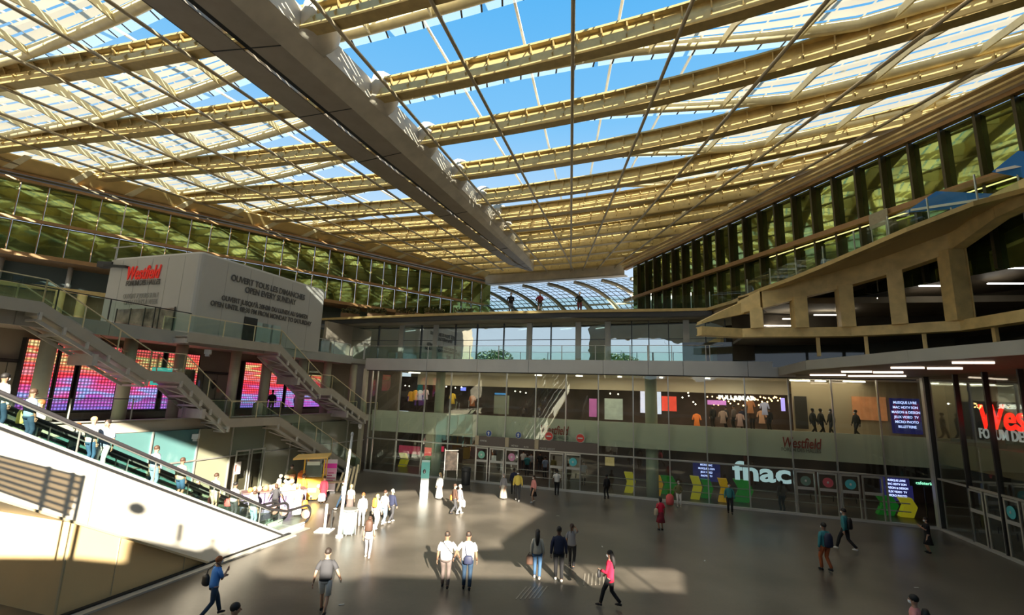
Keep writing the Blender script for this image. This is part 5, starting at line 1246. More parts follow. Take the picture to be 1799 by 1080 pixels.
goods = [('orange', (.85, .35, .08), 'orange round basket at the left end of the stall counter', 435), ('cream', (.8, .66, .5), 'cream cloth bundle on the stall counter', 452), ('copper', (.5, .22, .12), 'copper coloured jar on the stall counter', 462), ('sand', (.75, .6, .4), 'sand coloured heap on the stall counter', 470), ('blush', (.8, .45, .35), 'blush pink bundle on the stall counter', 479), ('brown', (.35, .18, .1), 'brown wicker pot on the stall counter', 488), ('ivory', (.85, .82, .7), 'ivory pitcher on the stall counter', 498), ('white', (.85, .85, .82), 'white bowl on the stall counter', 505), ('grey', (.6, .6, .55), 'grey tin at the right of the stall counter', 513), ('gold', (.8, .6, .15), 'golden bottle by the vendor on the stall counter', 520)]
for i, (nm, c, lab, px) in enumerate(goods):
    f = (px-422)/114; q = c0+cu*cl*f+cn*(.3+.15*(i % 2))+V3((0, 0, 1.035)); h = random.uniform(.16, .34); r = random.uniform(.10, .16)
    o = MB().loft([(q, r*.8, r*.8), (q+V3((0, 0, h*.4)), r, r), (q+V3((0, 0, h*.8)), r*.7, r*.7), (q+V3((0, 0, h)), r*.35, r*.35)]).build('stall_goods', pm('goods_%s' % nm, c, .6), smooth=True)
    tag(o, lab, 'goods')
# basket stack near the vendor
q = floorpt(500, 885)+cn*.9; o = thing('flower_display', 'cream and orange heap of small wares beside the vendor', 'display', q)
for i in range(14):
    MB().ball(q+V3((random.uniform(-.5, .5), random.uniform(-.2, .2), 1.0+random.uniform(-.1, .35))), random.uniform(.08, .15), 8, 6).build('ware', pm('ware_%d' % (i % 4), [(.8, .68, .5), (.7, .5, .3), (.85, .8, .65), (.6, .3, .15)][i % 4], .7), o, smooth=True)
MB().box(q+V3((0, 0, .45)), (1.1, .5, .9)).build('crate', pm('crate_wood', (.45, .33, .2), .7), o)
# orange food cart
p = floorpt(549, 876); t = thing('food_cart', 'orange and yellow food cart with a flat roof and open hatch', 'cart', p, .25)
YEL = pm('cart_yellow', (.90, .58, .06), .45, 0, .1, 4); ORG = pm('cart_orange', (.85, .25, .04), .45)
MB().box((0, 0, .75), (1.15, 1.5, 1.0)).build('body', YEL, t)
MB().slab([(-.45, -.76, .45), (.45, -.76, .45), (.3, -.76, .12), (-.3, -.76, .12)], (0, 1.2, 0)).build('nose', YEL, t)
MB().box((-.72, .1, .8), (.3, 1.2, 1.4)).build('side_cabinet', ORG, t)
for sx in (-.53, .53):
    for sy in (-.7, .7): MB().bar((sx, sy, 1.2), (sx, sy, 2.3), .07, .07, (1, 0, 0)).build('post', YEL, t)
MB().slab([(-1.15, -.95, 2.28), (.72, -.95, 2.38), (.72, .95, 2.38), (-1.15, .95, 2.28)], (0, 0, .1)).build('roof', pm('cart_roof', (.95, .62, .18), .45), t)
MB().box((0, -.7, 1.7), (.9, .03, .75)).build('windscreen', pm('cart_glass', (.12, .16, .12), .1), t)
MB().box((-.05, -.74, 2.08), (.7, .05, .2)).build('sign_strip', pm('cart_sign', (.75, .85, .7), .5), t)
for sx in (-.35, .35): MB().ball((sx, -.8, .85), (.1, .05, .1)).build('headlight', WHITE, t)
MB().box((.0, -.78, .62), (.45, .03, .22)).build('front_label', pm('cart_label', (.9, .8, .55), .5), t)
for sx, sy in ((0, -.55), (-.5, .5), (.5, .5)): MB().tube([(sx-.06, sy, .25), (sx+.06, sy, .25)], .25, 16).build('wheel', RUB, t, smooth=False)
# pink banner
p = floorpt(577, 866); t = thing('roll_up_banner', 'white and magenta upright banner right of the orange food cart', 'banner', p, .2)
MB().box((0, 0, 1.05), (.72, .06, 1.9)).build('sheet', pm('banner_white', (.82, .74, .82), .6), t)
MB().box((0, -.035, 1.62), (.70, .02, .28)).build('magenta_band', pm('banner_magenta', (.85, .05, .5), .6), t)
MB().box((0, -.035, 1.3), (.70, .02, .3)).build('pink_band', pm('banner_pink', (.88, .45, .68), .6), t)
for z in (1.2, 1.05, .9, .75, .6): MB().box((random.uniform(-.08, .08), -.036, z), (random.uniform(.3, .55), .02, .06)).build('print', pm('banner_print', (.55, .05, .25), .6), t)
MB().box((0, 0, .07), (.8, .3, .14)).build('foot', DARKM, t)
# pale tables right of the banner
for x, y, lab in ((588, 868, 'low pale wooden bench right of the banner'), (606, 862, 'folded cream parasols and boards leaning under the long stair')):
    p = floorpt(x, y); t = thing('bench' if x < 600 else 'stacked_boards', lab, 'bench' if x < 600 else 'boards', p, .3)
    if x < 600:
        MB().box((0, 0, .72), (1.5, .5, .06)).build('top', pm('pale_wood', (.62, .48, .30), .6), t)
        for sx in (-.6, .6): MB().box((sx, 0, .35), (.06, .45, .7)).build('leg', pm('pale_wood', (.62, .48, .3)), t)
    else:
        for k in range(5): MB().bar((-.5+.25*k, -.1, 0), (-.2+.22*k, .15, 1.1+.12*k), .12, .04, (0, 1, 0)).build('board', CREAM, t)
# litter and floor marks
for x, y, lab in ((1238, 985, 'small white scrap on the dark floor below the person in red skirt'), (1058, 960, 'tiny pale scrap on the floor right of the three walkers'), (600, 1062, 'pale paper scrap on the floor beside the man in shorts'), (1610, 1032, 'pale scrap on the floor near the right frame edge'), (980, 906, 'tiny pale dot on the floor before the entrance')):
    p = floorpt(x, y); tag(MB().box((p.x, p.y, .006), (.16, .05, .012), random.random()*3).build('paper_scrap', pm('scrap_white', (.6, .6, .58), .7)), lab, 'litter')

for x, y, a_, lab in ((935, 1042, .35, 'ribbed tactile strip on the dark floor below the long-haired woman'), (1044, 1018, .2, 'ribbed tactile strip on the floor behind the woman in crimson')):
    p = floorpt(x, y); t = thing('tactile_strip', lab, 'floor strip', (p.x, p.y, .001))
    for k in range(6): MB().box((p.x-.35+.14*k, p.y+.02*k, .006), (.045, 1.1, .010), -a_).build('ridge', pm('strip_metal', (.32, .29, .24), .4, .3), t)
# ================================================================== PEOPLE
SKIN = {'l': (.46, .27, .18), 'm': (.30, .16, .10), 'd': (.12, .06, .04)}
CLOTH = {'white': (.66, .65, .62), 'offwhite': (.50, .47, .40), 'blue': (.08, .28, .75), 'lightblue': (.30, .38, .52), 'navy': (.02, .025, .06), 'black': (.012, .012, .014), 'grey': (.05, .05, .055), 'lightgrey': (.24, .24, .26), 'jeans': (.035, .09, .18), 'paleblue': (.22, .32, .42), 'dkjeans': (.015, .04, .08), 'red': (.70, .015, .06), 'maroon': (.25, .02, .04), 'orange': (.80, .25, .04), 'rust': (.40, .10, .03), 'pink': (.75, .30, .28), 'yellow': (.75, .60, .12), 'teal': (.04, .22, .24), 'beige': (.60, .48, .32), 'brown': (.08, .04, .025), 'taupe': (.13, .10, .09), 'khaki': (.25, .22, .12), 'olive': (.16, .15, .06)}
HAIRC = {'black': (.012, .01, .009), 'brown': (.07, .035, .02), 'ginger': (.30, .10, .03), 'blond': (.6, .42, .18), 'grey': (.35, .33, .31), 'short': (.03, .02, .015)}
def cm(c): return pm('cloth_'+c, CLOTH[c], .85)
def ik(a, c, l1, l2, bend):
    a, c = V3(a), V3(c); d = c-a; L = min(d.length, l1+l2-.005); u = d.normalized(); x = (l1*l1-l2*l2+L*L)/(2*L); h = math.sqrt(max(0, l1*l1-x*x))
    b = V3(bend); b = (b-u*b.dot(u)).normalized(); return a+u*x+b*h, a+u*L
def figure(label, P, face=0., h=1.72, skin='m', hair='black', hl='short', top='white', sleeve='short', bot='black', legs='trousers', st=.0, arms=('hang', 'hang'), shoes='black', woman=False, near=False, mask=True, lean=0., group=None, wide=1., crouch=0., extra=None):
    """P: point under the feet; face: degrees, 0 looks away from the camera, 90 to the left, -90 to the right, 180 towards it"""
    k = h/1.75
    T = thing('person', label, 'person', P, math.radians(face), group)
    if T.get('_w'): del T['_w']
    SK = pm('skin_'+skin, SKIN[skin], .55); X = V3
    sh = .185 if not woman else .165; hp = .10; w_ = wide
    pel = X((0, 0, .93-crouch)); ly = lean
    hipL, hipR = X((-hp, 0, .92-crouch)), X((hp, 0, .92-crouch))
    ankL, ankR = X((-hp, st*.5, .085)), X((hp, -st*.5, .085+abs(st)*.12))
    kL, ankL = ik(hipL, ankL, .44, .43, (0, 1, 0)); kR, ankR = ik(hipR, ankR, .44, .43, (0, 1, 0))
    tz = -crouch
    neck = X((0, ly*.9, 1.47+tz)); head = X((0, ly+.015, 1.63+tz))
    shL, shR = X((-sh*w_, ly*.8, 1.40+tz)), X((sh*w_, ly*.8, 1.40+tz))
    def wrist(side, pose):
        s = side
        if pose == 'hang': return X((s*(.27 if not woman else .24)*w_, .04+.14*st*s, .84+tz))
        if pose == 'swing': return X((s*.26*w_, .22, .93+tz))
        if pose == 'back': return X((s*.29*w_, -.20, .88+tz))
        if pose == 'out': return X((s*.40*w_, .05, .93+tz))
        if pose == 'front': return X((s*.12, .28, 1.12+tz))
        if pose == 'phone': return X((s*.08, .30, 1.30+tz))
        if pose == 'up': return X((s*.16, .02, 1.60+tz))
        if pose == 'rail': return X((s*.36, .30, 1.05+tz))
        if pose == 'bag': return X((s*.24, .10, 1.02+tz))
        return X(pose)
    el = {}; wr = {}
    for s, S0, po in ((-1, shL, arms[0]), (1, shR, arms[1])):
        e_, w2 = ik(S0, wrist(s, po), .29, .26, (s*.5, -1, -.2)); el[s] = e_; wr[s] = w2
    c = 1.0
    body = MB()
    rb = []
    def R(z, rx, ry, y=0): return (X((0, y, z+tz)), rx*w_, ry*w_)
    wa = .135 if woman else .155
    torso = [R(.84, .13, .10), R(.92, .165, .115), R(1.00, .16, .11), R(1.10, wa, .10, ly*.3), R(1.22, wa+.01, .105, ly*.5), R(1.34, sh-.01, .11, ly*.7), R(1.41, sh-.03, .09, ly*.8), R(1.455, .085, .07, ly*.9), R(1.50, .056, .058, ly*.95)]
    hd = [R(1.53, .055, .06, ly), R(1.555, .062, .078, ly+.012), R(1.60, .074, .094, ly+.014), R(1.65, .078, .100, ly+.01), R(1.70, .076, .098, ly+.004), R(1.74, .058, .078, ly), R(1.762, .025, .035, ly)]
    body.loft([(p*k, a*k, b*k) for p, a, b in torso+hd])
    body.ball((head+X((0, .105, -.02)))*k, (.013*k, .02*k, .022*k), 6, 5)         # nose
    for s in (-1, 1): body.ball((head+X((s*.078, -.01, -.02)))*k, (.012*k, .022*k, .03*k), 6, 5)   # ears
    def tb(mb, pts, rr, seg=9): mb.tube([p*k for p in pts], [r*k for r in rr], seg)
    for hip, kn, an in ((hipL, kL, ankL), (hipR, kR, ankR)):
        tb(body, [hip+X((0, 0, .02)), hip.lerp(kn, .5), kn, kn.lerp(an, .4), an], [.085, .07, .052, .052, .036])
        tb(body, [an, an+X((0, .05, -.045)), an+X((0, .15, -.06))], [.036, .04, .025], 8)
    for s, S0 in ((-1, shL), (1, shR)):
        tb(body, [S0+X((-s*.03, 0, .0)), S0.lerp(el[s], .5), el[s], el[s].lerp(wr[s], .4), wr[s]], [.055, .045, .038, .036, .026])
        d = (wr[s]-el[s]).normalized(); palm = wr[s]+d*.075; sd = d.cross(X((1, 0, 0))); sd = sd.normalized() if sd.length > .1 else X((0, 1, 0))
        body.tube([wr[s]*k, (wr[s]+d*.04)*k, palm*k], [.024*k, .034*k, .034*k], 8, sc=(.5, 1))
        for q, (o_, L_) in enumerate(((-.026, .065), (-.009, .078), (.009, .072), (.026, .055))):
            a0 = palm+sd*o_; a1 = a0+d*L_*.55+X((-s*.008, 0, 0)); a2 = a1+d*L_*.45+X((-s*.02, 0, 0))
            tb(body, [a0, a1, a2], [.0095, .009, .0075], 5)
        th0 = wr[s]+d*.025+sd*.028*(1 if sd.y > 0 else -1); tb(body, [th0, th0+d*.035+sd*.02*(1 if sd.y > 0 else -1), th0+d*.06+sd*.022*(1 if sd.y > 0 else -1)], [.013, .011, .009], 5)
    fixn(body.build('body', SK, T, smooth=True))
    # face
    if near or abs(face) > 40:
        for s in (-1, 1): MB().ball((head+X((s*.03, .087, .012)))*k, (.011*k, .009*k, .008*k), 6, 4).build('eye', pm('eye_dark', (.02, .015, .012), .2), T)
        if mask: MB().loft([((head+X((0, .045, -.085)))*k, .045*k, .05*k), ((head+X((0, .055, -.055)))*k, .062*k, .062*k), ((head+X((0, .055, -.01)))*k, .06*k, .055*k)]).build('face_mask', pm('mask_pale', (.75, .82, .86), .7), T, smooth=True)
        else: MB().ball((head+X((0, .092, -.058)))*k, (.024*k, .008*k, .007*k), 8, 4).build('mouth', pm('lips', (.35, .10, .09), .5), T, smooth=True)
    # hair (covers the crown and the back of the head)
    if hair != 'none':
        HM = pm('hair_'+hair, HAIRC[hair], .6)
        hb = MB(); hb.ball((head+X((0, -.018, .045)))*k, (.092*k, .108*k, .100*k), 14, 9)
        if hl == 'long':
            tb(hb, [head+X((0, -.05, .03)), head+X((0, -.10, -.10)), head+X((0, -.13, -.26)), head+X((0, -.14, -.42))], [.085, .095, .085, .04], 12)
        elif hl == 'bob': hb.ball((head+X((0, -.05, -.03)))*k, (.095*k, .085*k, .11*k), 12, 8)
        elif hl == 'tail': tb(hb, [head+X((0, -.09, .06)), head+X((0, -.17, .0)), head+X((0, -.15, -.2))], [.035, .035, .015], 8)
        elif hl == 'bun': hb.ball((head+X((0, -.09, .11)))*k, .05*k, 10, 7)
        hb.build('hair' if hl != 'cap' else 'cap', HM, T, smooth=True)
        if hl == 'cap': MB().tube([(head+X((0, .06, .06)))*k, (head+X((0, .17, .05)))*k], [.07*k, .05*k], 10, sc=(1, .2)).build('cap_peak', HM, T)
    # top
    e = .014
    tp = MB(); hem = .90 if legs != 'dress' else .96
    if legs == 'coat': hem = .80
    rings = [R(hem, .178, .128), R(1.00, .172+e*.5, .122), R(1.10, wa+.03, .115+e, ly*.3), R(1.22, wa+.028, .118+e, ly*.5), R(1.34, sh+.008, .118+e, ly*.7), R(1.405, sh-.012, .10+e, ly*.8), R(1.445, .10, .085, ly*.88), R(1.475, .068, .070, ly*.92)]
    tp.loft([(p*k, a*k, b*k) for p, a, b in rings])
    for s, S0 in ((-1, shL), (1, shR)):
        if sleeve == 'short': tb(tp, [S0+X((-s*.045, 0, .005)), S0.lerp(el[s], .35), S0.lerp(el[s], .82)], [.066, .064, .064], 10)
        elif sleeve == 'long': tb(tp, [S0+X((-s*.045, 0, .005)), S0.lerp(el[s], .5), el[s], el[s].lerp(wr[s], .5), wr[s]+(el[s]-wr[s])*.05], [.068, .062, .056, .05, .042], 10)
    fixn(tp.build({'short': 't_shirt', 'long': 'jacket', 'none': 'vest'}[sleeve], cm(top), T, smooth=True))
    # bottom
    bt = MB()
    if legs in ('trousers', 'shorts', 'coat'):
        bt.loft([(p*k, a*k, b*k) for p, a, b in [R(.83, .15, .115), R(.90, .176, .125), R(.98, .172, .12), R(1.02, .165, .115)]])
        for hip, kn, an in ((hipL, kL, ankL), (hipR, kR, ankR)):
            if legs == 'shorts': tb(bt, [hip+X((0, 0, .0)), hip.lerp(kn, .5), kn.lerp(hip, .05)], [.105, .098, .088], 10)
            else: tb(bt, [hip, hip.lerp(kn, .5), kn, kn.lerp(an, .5), an+X((0, 0, .02))], [.103, .088, .068, .062, .055], 10)
        fixn(bt.build('shorts' if legs == 'shorts' else 'trousers', cm(bot), T, smooth=True))
    else:
        lowz = .42 if legs == 'skirt' else (.5 if legs == 'dress' else .08)
        rings = [(X((0, 0, lowz)), .25 if lowz > .1 else .30, .22 if lowz > .1 else .27), (X((0, 0, .70)), .20, .16), R(.90, .182, .13), R(1.02, .165, .12)]
        bt.loft([(p*k, a*k, b*k) for p, a, b in rings]); fixn(bt.build('skirt' if legs == 'skirt' else 'dress_skirt', cm(bot), T, smooth=True))
    for an in (ankL, ankR):
        MB().tube([(an+X((0, -.05, -.05)))*k, (an+X((0, .02, -.035)))*k, (an+X((0, .10, -.052)))*k, (an+X((0, .175, -.062)))*k], [.034*k, .047*k, .040*k, .022*k], 8).build('shoe', cm(shoes), T, smooth=True)
    T['_k'] = k
    return T
def carry(name, label, cat, T, loc, dims, mat, strap=None):
    """a bag carried by figure T; loc in the figure's own frame"""
    M = T.matrix_world; P = M @ V3(loc)
    t = thing(name, label, cat, P, T.rotation_euler.z)
    if t.get('_w'): del t['_w']
    mb = MB(); x, y, z = dims
    mb.loft([((0, 0, -z/2), x*.42, y*.42), ((0, 0, -z*.4), x*.5, y*.5), ((0, 0, z*.25), x*.48, y*.48), ((0, 0, z/2), x*.3, y*.3)])
    mb.build('bag_body', mat, t, smooth=True)
    if strap: MB().tube([V3(q)-V3(loc) for q in strap], .012, 6).build('strap', mat, t, smooth=True)
    return t
def fp(x, y): return atz(x, y, 0)
def hfrom(x, yf, yh, cap=(1.5, 1.86)):
    P = fp(x, yf); lo_, hi_ = 0.5, 2.4
    for _ in range(30):
        mid = (lo_+hi_)/2; v = V3((P.x, P.y, mid))-CAM; yy = IMH/2-FPX*v.dot(UP)/v.dot(FW)
        if yy > yh: lo_ = mid
        else: hi_ = mid
    return min(cap[1], max(cap[0], lo_))
def person(x, yf, yh, label, **kw):
    P = fp(x, yf); kw.setdefault('h', hfrom(x, yf, yh)); kw.setdefault('group', None)
    return figure(label, P, **kw)
BG = lambda c: pm('bag_'+c, CLOTH[c], .6)
# --- foreground and middle of the floor
f = person(368, 1086, 978, 'person in a bright blue shirt and dark jeans walking right along the escalator wall', face=-38, skin='l', hair='ginger', top='blue', bot='dkjeans', st=.62, arms=('front', 'phone'), near=True, lean=.05)
carry('shoulder_bag', 'black shoulder bag hanging behind the person in bright blue', 'bag', f, (-.27, -.12, .95), (.34, .16, .28), BG('black'), [(-.27, -.12, 1.05), (-.10, -.16, 1.25), (.12, -.06, 1.46), (.05, .12, 1.30), (-.2, .02, 1.05)])
P = atz(413, 1070, 1.6); figure('person with black hair, only the head in view at the bottom edge', V3((P.x, P.y, 0)), face=-60, h=1.72, skin='l', hair='black', top='black', near=True, mask=False)
person(566, 1079, 963, 'man in a grey t-shirt and white shorts walking away, arms swinging', face=6, skin='l', hair='short', top='grey', bot='white', legs='shorts', st=.5, arms=('back', 'out'), shoes='black', near=True)
f = person(645, 980, 907, 'woman in a grey dress with a small backpack walking away in the sun', face=5, skin='l', hair='brown', hl='bun', top='lightgrey', bot='lightgrey', legs='coat', shoes='white', st=.3, near=True, woman=True)
carry('backpack', 'brown and black backpack on the woman in grey', 'backpack', f, (0, -.19, 1.22), (.30, .17, .40), BG('brown'))
f = person(781, 1033, 934, 'man in a white shirt and taupe trousers, left of the pair hand in hand', face=0, skin='m', hair='short', top='white', bot='taupe', st=.25, arms=('hang', 'out'), near=True, wide=1.12)
carry('crossbody_strap_bag', 'small black bag on a crossed strap of the left white-shirted man', 'bag', f, (.24, .05, .95), (.18, .1, .2), BG('black'), [(.22, -.02, 1.05), (.12, -.155, 1.2), (-.08, -.15, 1.42), (-.12, .0, 1.46)])
f = person(819, 1036, 934, 'man in a white shirt and dark jeans, right of the pair hand in hand', face=0, skin='m', hair='short', top='white', bot='dkjeans', st=.2, arms=('out', 'hang'), near=True, wide=1.12)
carry('hip_bag', 'dark shoulder bag at the back of the right white-shirted man', 'bag', f, (.04, -.20, .98), (.30, .12, .26), BG('navy'), [(-.02, -.19, 1.1), (-.08, -.17, 1.3), (-.1, -.08, 1.46), (-.1, .05, 1.42)])
f = person(943, 1017, 930, 'woman with long black hair in a white top and blue jeans walking away', face=-8, skin='l', hair='black', hl='long', top='offwhite', sleeve='long', bot='jeans', st=.28, shoes='white', near=True, woman=True)
carry('handbag', 'dark brown handbag held by the long-haired woman in jeans', 'bag', f, (-.27, .0, .62), (.24, .12, .32), BG('brown'), [(-.34, 0, .75), (-.28, .02, .86), (-.2, 0, .75)])
person(981, 1021, 925, 'person all in navy and black, the middle one of the three walking away', face=-6, skin='d', hair='black', top='navy', sleeve='long', bot='black', st=.3, shoes='white', near=True)
person(1004, 998, 920, 'woman in a pale grey top and black trousers with one hand on her hair', face=-20, skin='m', hair='brown', hl='tail', top='lightgrey', sleeve='short', bot='black', st=.25, arms=('hang', 'up'), near=True, woman=True)
f = person(1072, 1067, 967, 'woman in a crimson jacket and black trousers with long dark hair walking left', face=62, skin='l', hair='black', hl='long', top='red', sleeve='long', bot='black', st=.62, arms=('front', 'swing'), near=True, woman=True, legs='coat')
carry('handbag', 'small black handbag held by the woman in the crimson jacket', 'bag', f, (-.1, .32, .95), (.2, .1, .22), BG('black'))
f = person(1161, 931, 873, 'woman in a red top and long dark red skirt standing with her back turned', face=8, skin='m', hair='black', hl='bob', top='red', bot='maroon', legs='skirt', woman=True, near=True)
carry('shoulder_bag', 'cream shoulder bag at the hip of the woman in the red top', 'bag', f, (-.26, -.06, .88), (.22, .14, .32), BG('beige'), [(-.24, 0, 1.0), (-.14, -.12, 1.3), (-.08, 0, 1.45)])
P = fp(1177, 888); t = thing('trolley_bag', 'coral pink trolley bag on the floor beside the person in pale clothes', 'bag', P, .2)
MB().loft([((0, 0, .05), .22, .15), ((0, 0, .25), .26, .18), ((0, 0, .55), .24, .16), ((0, 0, .68), .12, .08)]).build('bag_body', pm('coral_fabric', (.75, .12, .12), .6), t, smooth=True); MB().tube([(-.08, 0, .62), (-.08, 0, .82), (.08, 0, .82), (.08, 0, .62)], .014, 6).build('handle', DARKM, t)
f = person(1193, 890, 845, 'person in pale trousers and olive scarf facing the court before the glass', face=170, skin='l', hair='grey', hl='bob', top='olive', sleeve='long', bot='white', shoes='offwhite', arms=('front', 'bag'), near=True, woman=True)
person(978, 870, 824, 'man in a white shirt and black trousers walking towards the entrance doors', face=-10, skin='d', hair='black', top='white', bot='black', st=.25)
person(1066, 876, 835, 'dark figure standing close to the glass right of the entrance doors', face=20, skin='d', hair='black', top='black', sleeve='long', bot='black', st=.15)
person(1283, 902, 848, 'person in dark teal clothes with a white face mask under the big white letters', face=160, skin='l', hair='black', top='teal', sleeve='long', bot='black', st=.2, near=True)
P = IB(1376, 905, .7); figure('grey dim figure standing behind the glass right of the big white letters', V3((P.x, P.y, 0)), face=0, h=1.75, skin='d', hair='black', top='taupe', sleeve='long', bot='grey')
f = person(1453, 1003, 918, 'person in rust trousers and blue-grey jacket with dark backpack walking away', face=8, skin='m', hair='black', top='teal', sleeve='long', bot='rust', st=.25, near=True)
carry('backpack', 'large dark blue backpack of the person in rust trousers', 'backpack', f, (0, -.20, 1.18), (.36, .22, .50), BG('navy'))
f = person(1488, 968, 893, 'person in black trousers and white shoes with black backpack striding left', face=35, skin='l', hair='black', top='teal', sleeve='long', bot='black', st=.7, shoes='white', near=True)
carry('backpack', 'black backpack of the striding person near the glass doors', 'backpack', f, (0, -.20, 1.2), (.34, .2, .46), BG('black'))
person(1633, 971, 912, 'person in a black dress looking at a phone near the right corner', face=70, skin='l', hair='black', hl='bob', top='black', bot='black', legs='skirt', arms=('phone', 'phone'), woman=True, near=True)
P = atz(1606, 1058, 1.55); f = figure('person with black hair and backpack cut off by the bottom edge at the right', V3((P.x, P.y, 0)), face=45, h=1.72, skin='l', hair='black', top='pink', sleeve='short', near=True)
carry('backpack', 'dark backpack on the person cut off at the bottom right', 'backpack', f, (0, -.20, 1.22), (.34, .2, .46), BG('black'))
# --- in the sun before the doors
person(771, 876, 830, 'blond person in a white dress in the sun left of the map board', face=150, skin='l', hair='blond', hl='long', top='white', sleeve='long', bot='white', legs='robe', woman=True, st=.2)
f = person(797, 903, 850, 'person in a brown jacket and white trousers, left of two walking close together', face=-60, skin='l', hair='brown', top='brown', sleeve='long', bot='grey', st=.5, near=True)
carry('handbag', 'yellow and orange bag carried by the person in the brown jacket', 'bag', f, (-.3, -.05, .8), (.22, .14, .26), BG('orange'))
f = person(806, 903, 852, 'person in grey top and white trousers, right of two walking close together', face=-50, skin='l', hair='grey', top='lightgrey', sleeve='long', bot='white', st=.45, shoes='white', near=True)
carry('shopping_bag', 'white shopping bag of the person in grey top and white trousers', 'bag', f, (.32, .05, .6), (.26, .14, .36), BG('white'))
person(884, 876, 834, 'person in a long pale robe and grey headscarf walking before the doors', face=160, skin='l', hair='grey', hl='long', top='lightgrey', sleeve='long', bot='offwhite', legs='robe', woman=True, st=.3)
person(909, 879, 826, 'person in a pale yellow jacket and grey trousers beside the pink sticker door', face=175, skin='d', hair='black', top='yellow', sleeve='long', bot='grey', shoes='white', st=.25, near=True)
person(902, 868, 822, 'person in a dark top walking behind the one in the pale yellow jacket', face=10, skin='d', hair='black', top='navy', sleeve='long', bot='black', st=.2)
person(937, 882, 835, 'person in a pink jacket and black skirt with white shoes before the doors', face=120, skin='l', hair='black', hl='bob', top='pink', sleeve='long', bot='black', legs='skirt', shoes='white', woman=True, st=.3)
# --- left group
f = person(634, 924, 872, 'person all in white walking in the sun beside the see-through bin', face=20, skin='l', hair='ginger', hl='bun', top='white', sleeve='long', bot='white', shoes='white', st=.2, near=True, woman=True)
f = person(659, 930, 868, 'person in a white and orange top left of the two friends in jeans', face=-20, skin='l', hair='blond', top='offwhite', sleeve='long', bot='white', shoes='white', st=.25, near=True)
carry('backpack', 'orange backpack on the person in white beside the two friends', 'backpack', f, (0, -.19, 1.22), (.26, .16, .40), BG('orange'))
person(673, 921, 861, 'person in a white shirt and pale blue jeans walking beside the navy top', face=-30, skin='l', hair='brown', top='white', bot='paleblue', st=.4, shoes='white', near=True)
person(686, 918, 859, 'person in a navy top and grey trousers at the right of the left group', face=-30, skin='l', hair='grey', top='navy', sleeve='long', bot='grey', st=.5, shoes='white', near=True)
person(601, 896, 852, 'person in a blue top and dark jeans striding near the white pole', face=80, skin='l', hair='brown', top='lightblue', bot='dkjeans', st=.75, shoes='white')
person(613, 905, 858, 'person in a taupe jacket just right of the white pole', face=10, skin='l', hair='blond', top='offwhite', bot='taupe', legs='skirt', woman=True)
f = person(566, 885, 836, 'person in a maroon coat beside the pink banner', face=20, skin='l', hair='brown', top='maroon', sleeve='long', bot='maroon', legs='skirt', woman=True)
carry('shopping_bag', 'white shopping bag carried by the person in the maroon coat', 'bag', f, (-.05, -.3, .42), (.4, .2, .42), BG('white'))
person(529, 884, 832, 'person in an orange coat standing left of the orange food cart', face=-20, skin='l', hair='brown', hl='bob', top='orange', sleeve='long', bot='orange', legs='skirt', woman=True)
f = person(521, 905, 858, 'person in a white dress beyond the escalator end', face=40, skin='l', hair='blond', hl='bun', top='white', bot='white', legs='robe', woman=True)
carry('handbag', 'orange-red bag at the side of the person in the white dress', 'bag', f, (.34, -.05, .5), (.3, .16, .4), BG('orange'))
person(480, 905, 862, 'person in a dark t-shirt leaning at the lilac stall counter', face=10, skin='m', hair='brown', hl='bob', top='grey', bot='black', arms=('out', 'out'), woman=True)
person(441, 912, 868, 'person in white leaning over the left part of the lilac stall', face=-20, skin='l', hair='blond', top='white', bot='offwhite', st=.1)
q = fp(517, 880)+cn*1.6; figure('stall vendor in dark clothes and black cap behind the counter', q, face=185, h=1.78, skin='l', hair='black', hl='cap', top='olive', sleeve='long', bot='black', near=True)
